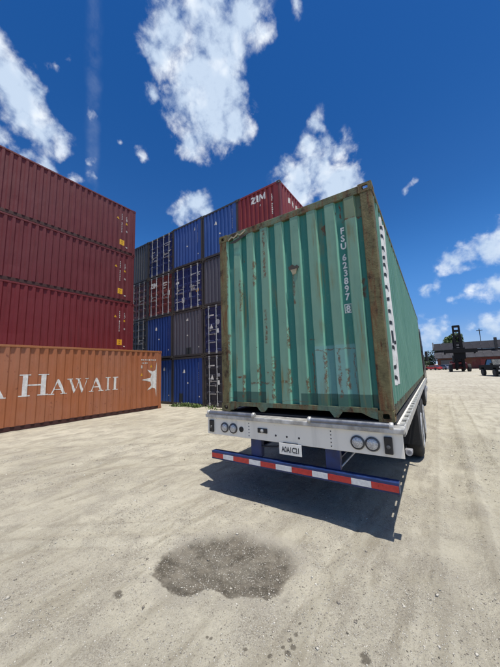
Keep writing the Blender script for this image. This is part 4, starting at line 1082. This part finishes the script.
for x, s in ((2.22, 1), (0.22, -1)): wheel(k, x, 16.25, 0.50, 0.28, s, MT['alu'])
MB().cyl((0.3, 16.25, 0.5), (2.14, 16.25, 0.5), 0.06, 12).build('axle', MT['darksteel'], k, True)
MB().lathe((1.22, 11.65, 0.93), (0, 0, 1), [(0.45, 0), (0.45, 0.06), (0.40, 0.12)], 24).build('fifth_wheel', MT['darksteel'], k)

# ------------------------------------------------------------------ far side of the yard
def vehicle_wheel(parent, x, y, r, w, s=1):
    o_ = MB().lathe((x, y, r), (1, 0, 0), [(r * 0.6, -w / 2), (r * 0.92, -w / 2), (r, -w * 0.35), (r, w * 0.35), (r * 0.92, w / 2), (r * 0.6, w / 2)], 24).build('wheel', MT['rubber'], parent, True)
    MB().lathe((x, y, r), (s, 0, 0), [(r * 0.6, -w * 0.4), (r * 0.6, w * 0.48), (r * 0.5, w * 0.42), (r * 0.2, w * 0.3), (0.001, w * 0.34)], 16).build('rim', MT['galvdim'], o_, True)

def car(name, label, loc, rz, col, group=None):
    t = thing(name, label, 'car', loc, rz, group)
    pm = plain(name + '_paint', col, 0.25, 0.1, 0.08, 2)
    body = bmesh.new()
    def ring(prof, x): return [body.verts.new((x, p[0], p[1])) for p in prof]
    lower = [(-2.2, 0.3), (-2.25, 0.62), (-2.15, 0.86), (-1.7, 0.96), (1.0, 0.98), (1.9, 0.84), (2.2, 0.66), (2.22, 0.32)]
    r0 = ring(lower, -0.80); r1 = ring([(p[0] * 0.99, p[1]) for p in lower], -0.88); r2 = ring([(p[0] * 0.99, p[1]) for p in lower], 0.88); r3 = ring(lower, 0.80)
    for a, b in ((r0, r1), (r1, r2), (r2, r3)):
        for i in range(len(lower)):
            j = (i + 1) % len(lower); body.faces.new((a[i], a[j], b[j], b[i]))
    body.faces.new(r0); body.faces.new(r3[::-1])
    MB().bm(body).build('body', pm, t, True)
    cabin = MB().add([(-0.8, -1.75, 0.95), (0.8, -1.75, 0.95), (0.8, 1.1, 0.97), (-0.8, 1.1, 0.97), (-0.62, -1.1, 1.46), (0.62, -1.1, 1.46), (0.62, 0.25, 1.46), (-0.62, 0.25, 1.46)],
                     [(4, 5, 6, 7), (0, 1, 5, 4), (1, 2, 6, 5), (2, 3, 7, 6), (3, 0, 4, 7)])
    co = cabin.build('cabin', MT['glass'], t)
    MB().bbox(-0.64, 0.64, -1.12, 0.27, 1.45, 1.49, 0.015).build('roof', pm, co)
    for s in (-1, 1):
        for y0, y1 in ((-1.76, -1.08), (1.12, 0.24)):
            MB().cyl((0.80 * s, y0, 0.96), (0.63 * s, y1, 1.46), 0.035, 6).build('pillar', pm, co)
        for y in (-1.4, 1.35): vehicle_wheel(t, 0.80 * s, y, 0.32, 0.2, s)
        MB().bbox(0.6 * s - 0.16, 0.6 * s + 0.16, -2.27, -2.2, 0.66, 0.80, 0.02).build('tail_light', MT['redtape'], t)
        MB().bbox(0.6 * s - 0.16, 0.6 * s + 0.16, 2.14, 2.24, 0.62, 0.74, 0.02).build('headlight', MT['lens'], t)
    return t
car('parked_car', 'red parked car far off beside the red walled building', (0.6, 92, 0.0), math.radians(52), (0.42, 0.03, 0.035), 'cars parked by the far building')
car('parked_car', 'silver blue parked car right of the red car, far off', (3.3, 93.5, 0.0), math.radians(40), (0.30, 0.34, 0.42), 'cars parked by the far building')

# black pickup near the right edge, its nose towards the camera
t = thing('pickup_truck', 'black raised pickup truck at the right edge of the yard', 'truck', (8.7, 43.4, 0), math.radians(14))
bp_ = plain('pickup_black', (0.008, 0.008, 0.009), 0.7, var=0.2, spec=0.12)
MB().prism([(-2.5, 0.75), (-2.52, 1.05), (-2.45, 1.32), (-1.2, 1.45), (0.9, 1.45), (0.95, 1.42), (2.9, 1.42), (2.9, 0.75), (2.3, 0.75), (2.15, 1.08), (1.4, 1.08), (1.25, 0.75), (-1.05, 0.75), (-1.2, 1.08), (-1.95, 1.08), (-2.1, 0.75)], 'x', -0.98, 0.98).build('body', bp_, t)
cb = MB().add([(-0.92, -1.1, 1.45), (0.92, -1.1, 1.45), (0.92, 1.0, 1.45), (-0.92, 1.0, 1.45), (-0.76, -0.45, 2.12), (0.76, -0.45, 2.12), (0.76, 0.85, 2.12), (-0.76, 0.85, 2.12)],
              [(4, 5, 6, 7), (0, 1, 5, 4), (1, 2, 6, 5), (2, 3, 7, 6), (3, 0, 4, 7)]).build('cabin', MT['glass'], t)
MB().bbox(-0.78, 0.78, -0.47, 0.87, 2.10, 2.17, 0.02).build('roof', bp_, cb)
for s in (-1, 1):
    MB().cyl((0.92 * s, -1.1, 1.46), (0.77 * s, -0.45, 2.12), 0.045, 6).build('pillar', bp_, cb)
    MB().cyl((0.92 * s, 1.0, 1.46), (0.77 * s, 0.85, 2.12), 0.06, 6).build('pillar', bp_, cb)
    for y in (-1.57, 1.78): vehicle_wheel(t, 0.92 * s, y, 0.46, 0.32, s)
    hl = MB().bbox(0.7 * s - 0.17, 0.7 * s + 0.17, -2.56, -2.48, 1.02, 1.22, 0.02).build('headlight', MT['lens'], t)
    MB().bbox(1.02 * s - 0.1, 1.02 * s + 0.1, -0.95, -0.85, 1.45, 1.68, 0.02).build('mirror', MT['blackplastic'], t)
MB().bbox(-0.5, 0.5, -2.55, -2.50, 0.95, 1.25, 0.02).build('grille', MT['galvdim'], t)
MB().bbox(-1.0, 1.0, -2.68, -2.52, 0.62, 0.82, 0.04).build('front_bumper', MT['galv'], t)

# container handler
t = thing('container_handler', 'tall black container handler with lattice mast and wide spreader beam', 'forklift', (6.0, 67, 0), math.radians(6))
hr = plain('handler_red', (0.09, 0.012, 0.014), 0.5, var=0.3, spec=0.3); hb = plain('handler_black', (0.008, 0.008, 0.010), 0.7, spec=0.2)
MB().prism([(0.9, 0.7), (0.9, 1.7), (2.6, 1.9), (5.2, 1.9), (5.6, 1.5), (5.6, 0.6), (1.4, 0.6)], 'x', -1.25, 1.25).build('chassis', hr, t)
c_ = MB().bbox(-0.8, 0.8, 2.2, 3.9, 1.9, 3.45, 0.08).build('cab', hb, t)
MB().box(-0.66, 0.66, 2.17, 2.198, 2.2, 3.3).build('windscreen', MT['glass'], c_)
MB().bbox(-1.2, 1.2, 4.6, 5.9, 0.8, 2.2, 0.1).build('counterweight', hr, t)
for s in (-1, 1):
    vehicle_wheel(t, 1.55 * s, 1.5, 0.78, 0.55, s); vehicle_wheel(t, 1.05 * s, 4.9, 0.62, 0.5, s)
    MB().bbox(0.62 * s - 0.2, 0.62 * s + 0.2, 0.35, 0.65, 0.35, 6.6, 0.02).build('mast_rail', hb, t)
    MB().bbox(0.50 * s - 0.17, 0.50 * s + 0.17, 0.05, 0.30, 0.8, 9.5, 0.02).build('mast_rail', hb, t)
    MB().cyl((0.3 * s, 0.5, 0.9), (0.3 * s, 0.45, 7.2), 0.08, 10).build('lift_cylinder', hb, t)
    MB().bbox(5.4 * s / 2.2 - 0.12, 5.4 * s / 2.2 + 0.12, -0.55, 0.0, 3.6, 4.4, 0.02).build('spreader_leg', hb, t)
for z in (1.2, 3.0, 5.2, 6.5): MB().bbox(-0.7, 0.7, 0.36, 0.62, z - 0.12, z + 0.12, 0.02).build('mast_brace', hb, t)
for z in (5.9, 7.3, 8.4, 9.35): MB().bbox(-0.58, 0.58, 0.06, 0.28, z - 0.24, z + 0.24, 0.02).build('mast_brace', hb, t)
MB().bbox(-1.0, 1.0, -0.25, 0.04, 2.6, 4.9, 0.03).build('carriage', hb, t)
MB().bbox(-2.5, 2.9, -0.6, -0.26, 3.85, 4.6, 0.03).build('spreader_beam', hb, t)

# long shed with grey roof and red walls
t = thing('warehouse', 'long low shed with grey metal roof over red walls at the end of the yard', 'building', (1.2, 100, 0), 0)
roofm = plain('grey_metal_roof', (0.060, 0.058, 0.064), 0.85, 0.0, 0.3, 0.6, spec=0.1); roofd = plain('dark_metal_roof', (0.030, 0.030, 0.036), 0.85, 0.0, 0.3, 0.6, spec=0.1)
redw = plain('red_painted_wall', (0.115, 0.021, 0.021), 0.8, var=0.3, scale=0.8, dirt=0.4); brw = plain('brown_brick_wall', (0.13, 0.048, 0.028), 0.8, var=0.3, scale=2)
LB = 46.0
MB().box(0.6, 9.0, 1.2, 12, 0, 3.8).build('wall', brw, t)
MB().box(9.005, LB, 1.2, 12, 0, 3.8).build('wall', redw, t)
MB().box(0.6, LB, 4.6, 12, 3.82, 5.9).build('wall', roofd, t)
# roof sheets, each its own piece
ns = 23; ws_ = (LB + 0.0) / ns
for i in range(ns):
    def low(): return MB().add([(0, 0, 3.45), (ws_ - 0.03, 0, 3.45), (ws_ - 0.03, 5.2, 5.75), (0, 5.2, 5.75), (0, 0, 3.30), (ws_ - 0.03, 0, 3.30), (ws_ - 0.03, 5.2, 5.60), (0, 5.2, 5.60)], [(0, 1, 2, 3), (4, 7, 6, 5), (0, 4, 5, 1), (0, 3, 7, 4), (1, 5, 6, 2)]).mesh('roof_sheet')
    put('roof_sheet', shared('low', low), roofm, t, loc=(i * ws_, 0, 0))
    def hi(): return MB().add([(0, 4.2, 6.05), (ws_ - 0.03, 4.2, 6.05), (ws_ - 0.03, 9.5, 8.55), (0, 9.5, 8.55), (0, 4.2, 5.92), (ws_ - 0.03, 4.2, 5.92), (ws_ - 0.03, 9.5, 8.42), (0, 9.5, 8.42)], [(0, 1, 2, 3), (4, 7, 6, 5), (0, 4, 5, 1), (0, 3, 7, 4), (1, 5, 6, 2)]).mesh('roof_sheet')
    put('roof_sheet', shared('hi', hi), roofd, t, loc=(i * ws_, 0, 0))
for x in (-0.35, LB + 0.0):
    MB().prism([(4.0, 5.8), (9.6, 8.5), (9.6, 9.0), (4.0, 6.4)], 'x', x, x + 0.3).build('gable_trim', MT['darksteel'], t)
MB().bbox(14.9, 15.6, 3.4, 3.9, 5.6, 9.0, 0.03).build('chimney', MT['darksteel'], t)
for i, x in enumerate((1.4, 11.0, 16.5, 22.0, 27.5)):
    dr = MB().box(x, x + 3.2, 1.15, 1.19, 0.0, 3.0).build('roller_door', MT['darksteel'] if i in (0, 2) else redw, t)
    mb = MB()
    for k_ in range(9): mb.box(x + 0.05, x + 3.15, 1.12, 1.145, 0.3 * k_ + 0.08, 0.3 * k_ + 0.33)
    mb.build('door_slats', plain('slat_grey%d' % i, (0.12, 0.115, 0.12) if i in (0, 2) else (0.18, 0.026, 0.024), 0.6), dr)['kind'] = 'stuff'

# utility pole and yard lamp
t = thing('utility_pole', 'thin dark pole standing behind the grey shed roof', 'pole', (15.2, 125, 0))
MB().cyl((0, 0, 0), (0, 0, 14.0), 0.16, 10, 0.11).build('pole', MT['darksteel'], t)
MB().bbox(-0.9, 0.9, -0.06, 0.06, 13.2, 13.4, 0.02).build('crossarm', MT['darksteel'], t)

# trees: tapered trunk, limbs and a crown of leaf clumps
def leaf_mat(name, col):
    m, T, b = new_mat(name)
    ge = T.node('ShaderNodeNewGeometry')
    c = T.mix(ge.outputs['Random Per Island'], tuple(x * 0.55 for x in col), tuple(x * 1.4 for x in col))
    T.link(c, b.inputs['Base Color']); b.inputs['Roughness'].default_value = 0.6
    return m
bark = plain('bark', (0.10, 0.075, 0.05), 0.9, var=0.4)
def tree(label, loc, h, rx, n, seed, col, group, low=0.42):
    rs = np.random.RandomState(seed)
    t = thing('leafy_tree', label, 'tree', loc, 0, group)
    mb = MB(); mb.cyl((0, 0, 0), (0.1, 0, h * 0.5), 0.028 * h, 10, 0.015 * h)
    clumps = []
    for i in range(13):
        a = rs.rand() * 6.28; rr = rx * (0.25 + 0.6 * rs.rand()); z = h * (low + (0.92 - low) * rs.rand())
        if z > h * 0.75: rr *= 0.6
        p = (rr * math.cos(a), rr * math.sin(a), z); clumps.append((p, rx * (0.28 + 0.2 * rs.rand())))
        mb.cyl((0.08, 0, h * (0.25 + 0.2 * rs.rand())), p, 0.012 * h, 6, 0.004 * h)
    mb.build('trunk', bark, t)
    V = []; F = []
    for p, r in clumps:
        for _ in range(n // 13):
            d = rs.randn(3); d /= np.linalg.norm(d); q = np.array(p) + d * r * (0.55 + 0.5 * rs.rand()) * np.array([1, 1, 0.75])
            s = h * (0.018 + 0.022 * rs.rand()); u = rs.randn(3); u /= np.linalg.norm(u); w = np.cross(u, d + rs.randn(3) * 0.4); w /= np.linalg.norm(w) + 1e-9
            o_ = len(V); V += [tuple(q - u * s), tuple(q + w * s * 0.6), tuple(q + u * s), tuple(q - w * s * 0.6)]; F.append((o_, o_ + 1, o_ + 2, o_ + 3))
    me = bpy.data.meshes.new('crown'); me.from_pydata(V, [], F); put('crown', me, leaf_mat('leaves', col), t)
tree('round green tree rising over the left part of the shed roof', (7.0, 128, 0), 13.2, 6.0, 5200, 1, (0.07, 0.11, 0.03), 'trees beyond the shed')
tree('dark tree left of the shed, behind the red car', (-7.5, 118, 0), 9.0, 6.0, 4200, 2, (0.03, 0.06, 0.018), 'trees beyond the shed', 0.12)
tree('low dark tree between the green container and the red car', (-1.6, 110, 0), 6.2, 4.2, 4200, 3, (0.03, 0.06, 0.02), 'trees beyond the shed', 0.12)
tree('yellow green tree at the right edge of the picture behind the shed', (31.0, 128, 0), 13.5, 7, 2600, 4, (0.10, 0.13, 0.03), 'trees beyond the shed')

# weeds along the foot of the container wall
def weeds():
    rs = np.random.RandomState(8); V = []; F = []
    for c in range(34):
        x = -9.2 + 5.4 * rs.rand(); y = 6.35 + 0.45 * rs.rand()
        if rs.rand() < 0.35: x = -8.9 + 1.6 * rs.rand()
        hh = 0.03 + 0.09 * rs.rand() ** 2
        if x < -7.2: hh *= 1.5
        for b in range(26):
            a = rs.rand() * 6.28; l = hh * (0.5 + rs.rand()); w = 0.012 + 0.012 * rs.rand(); lean = 0.3 + 0.7 * rs.rand()
            ox, oy = x + 0.12 * rs.randn(), y + 0.07 * rs.randn(); dx, dy = math.cos(a), math.sin(a); o_ = len(V)
            V += [(ox - dy * w, oy + dx * w, -0.01), (ox + dy * w, oy - dx * w, -0.01), (ox + dx * lean * l * 0.4 + dy * w, oy + dy * lean * l * 0.4 - dx * w, l * 0.6), (ox + dx * lean * l * 0.4 - dy * w, oy + dy * lean * l * 0.4 + dx * w, l * 0.6), (ox + dx * lean * l, oy + dy * lean * l, l * 0.85)]
            F += [(o_, o_ + 1, o_ + 2, o_ + 3), (o_ + 3, o_ + 2, o_ + 4)]
    me = bpy.data.meshes.new('weeds'); me.from_pydata(V, [], F)
    w_ = put('weeds', me, leaf_mat('weed_leaves', (0.10, 0.15, 0.04))); w_['kind'] = 'stuff'; w_['label'] = 'low green weeds along the foot of the container wall'; w_['category'] = 'weeds'
weeds()
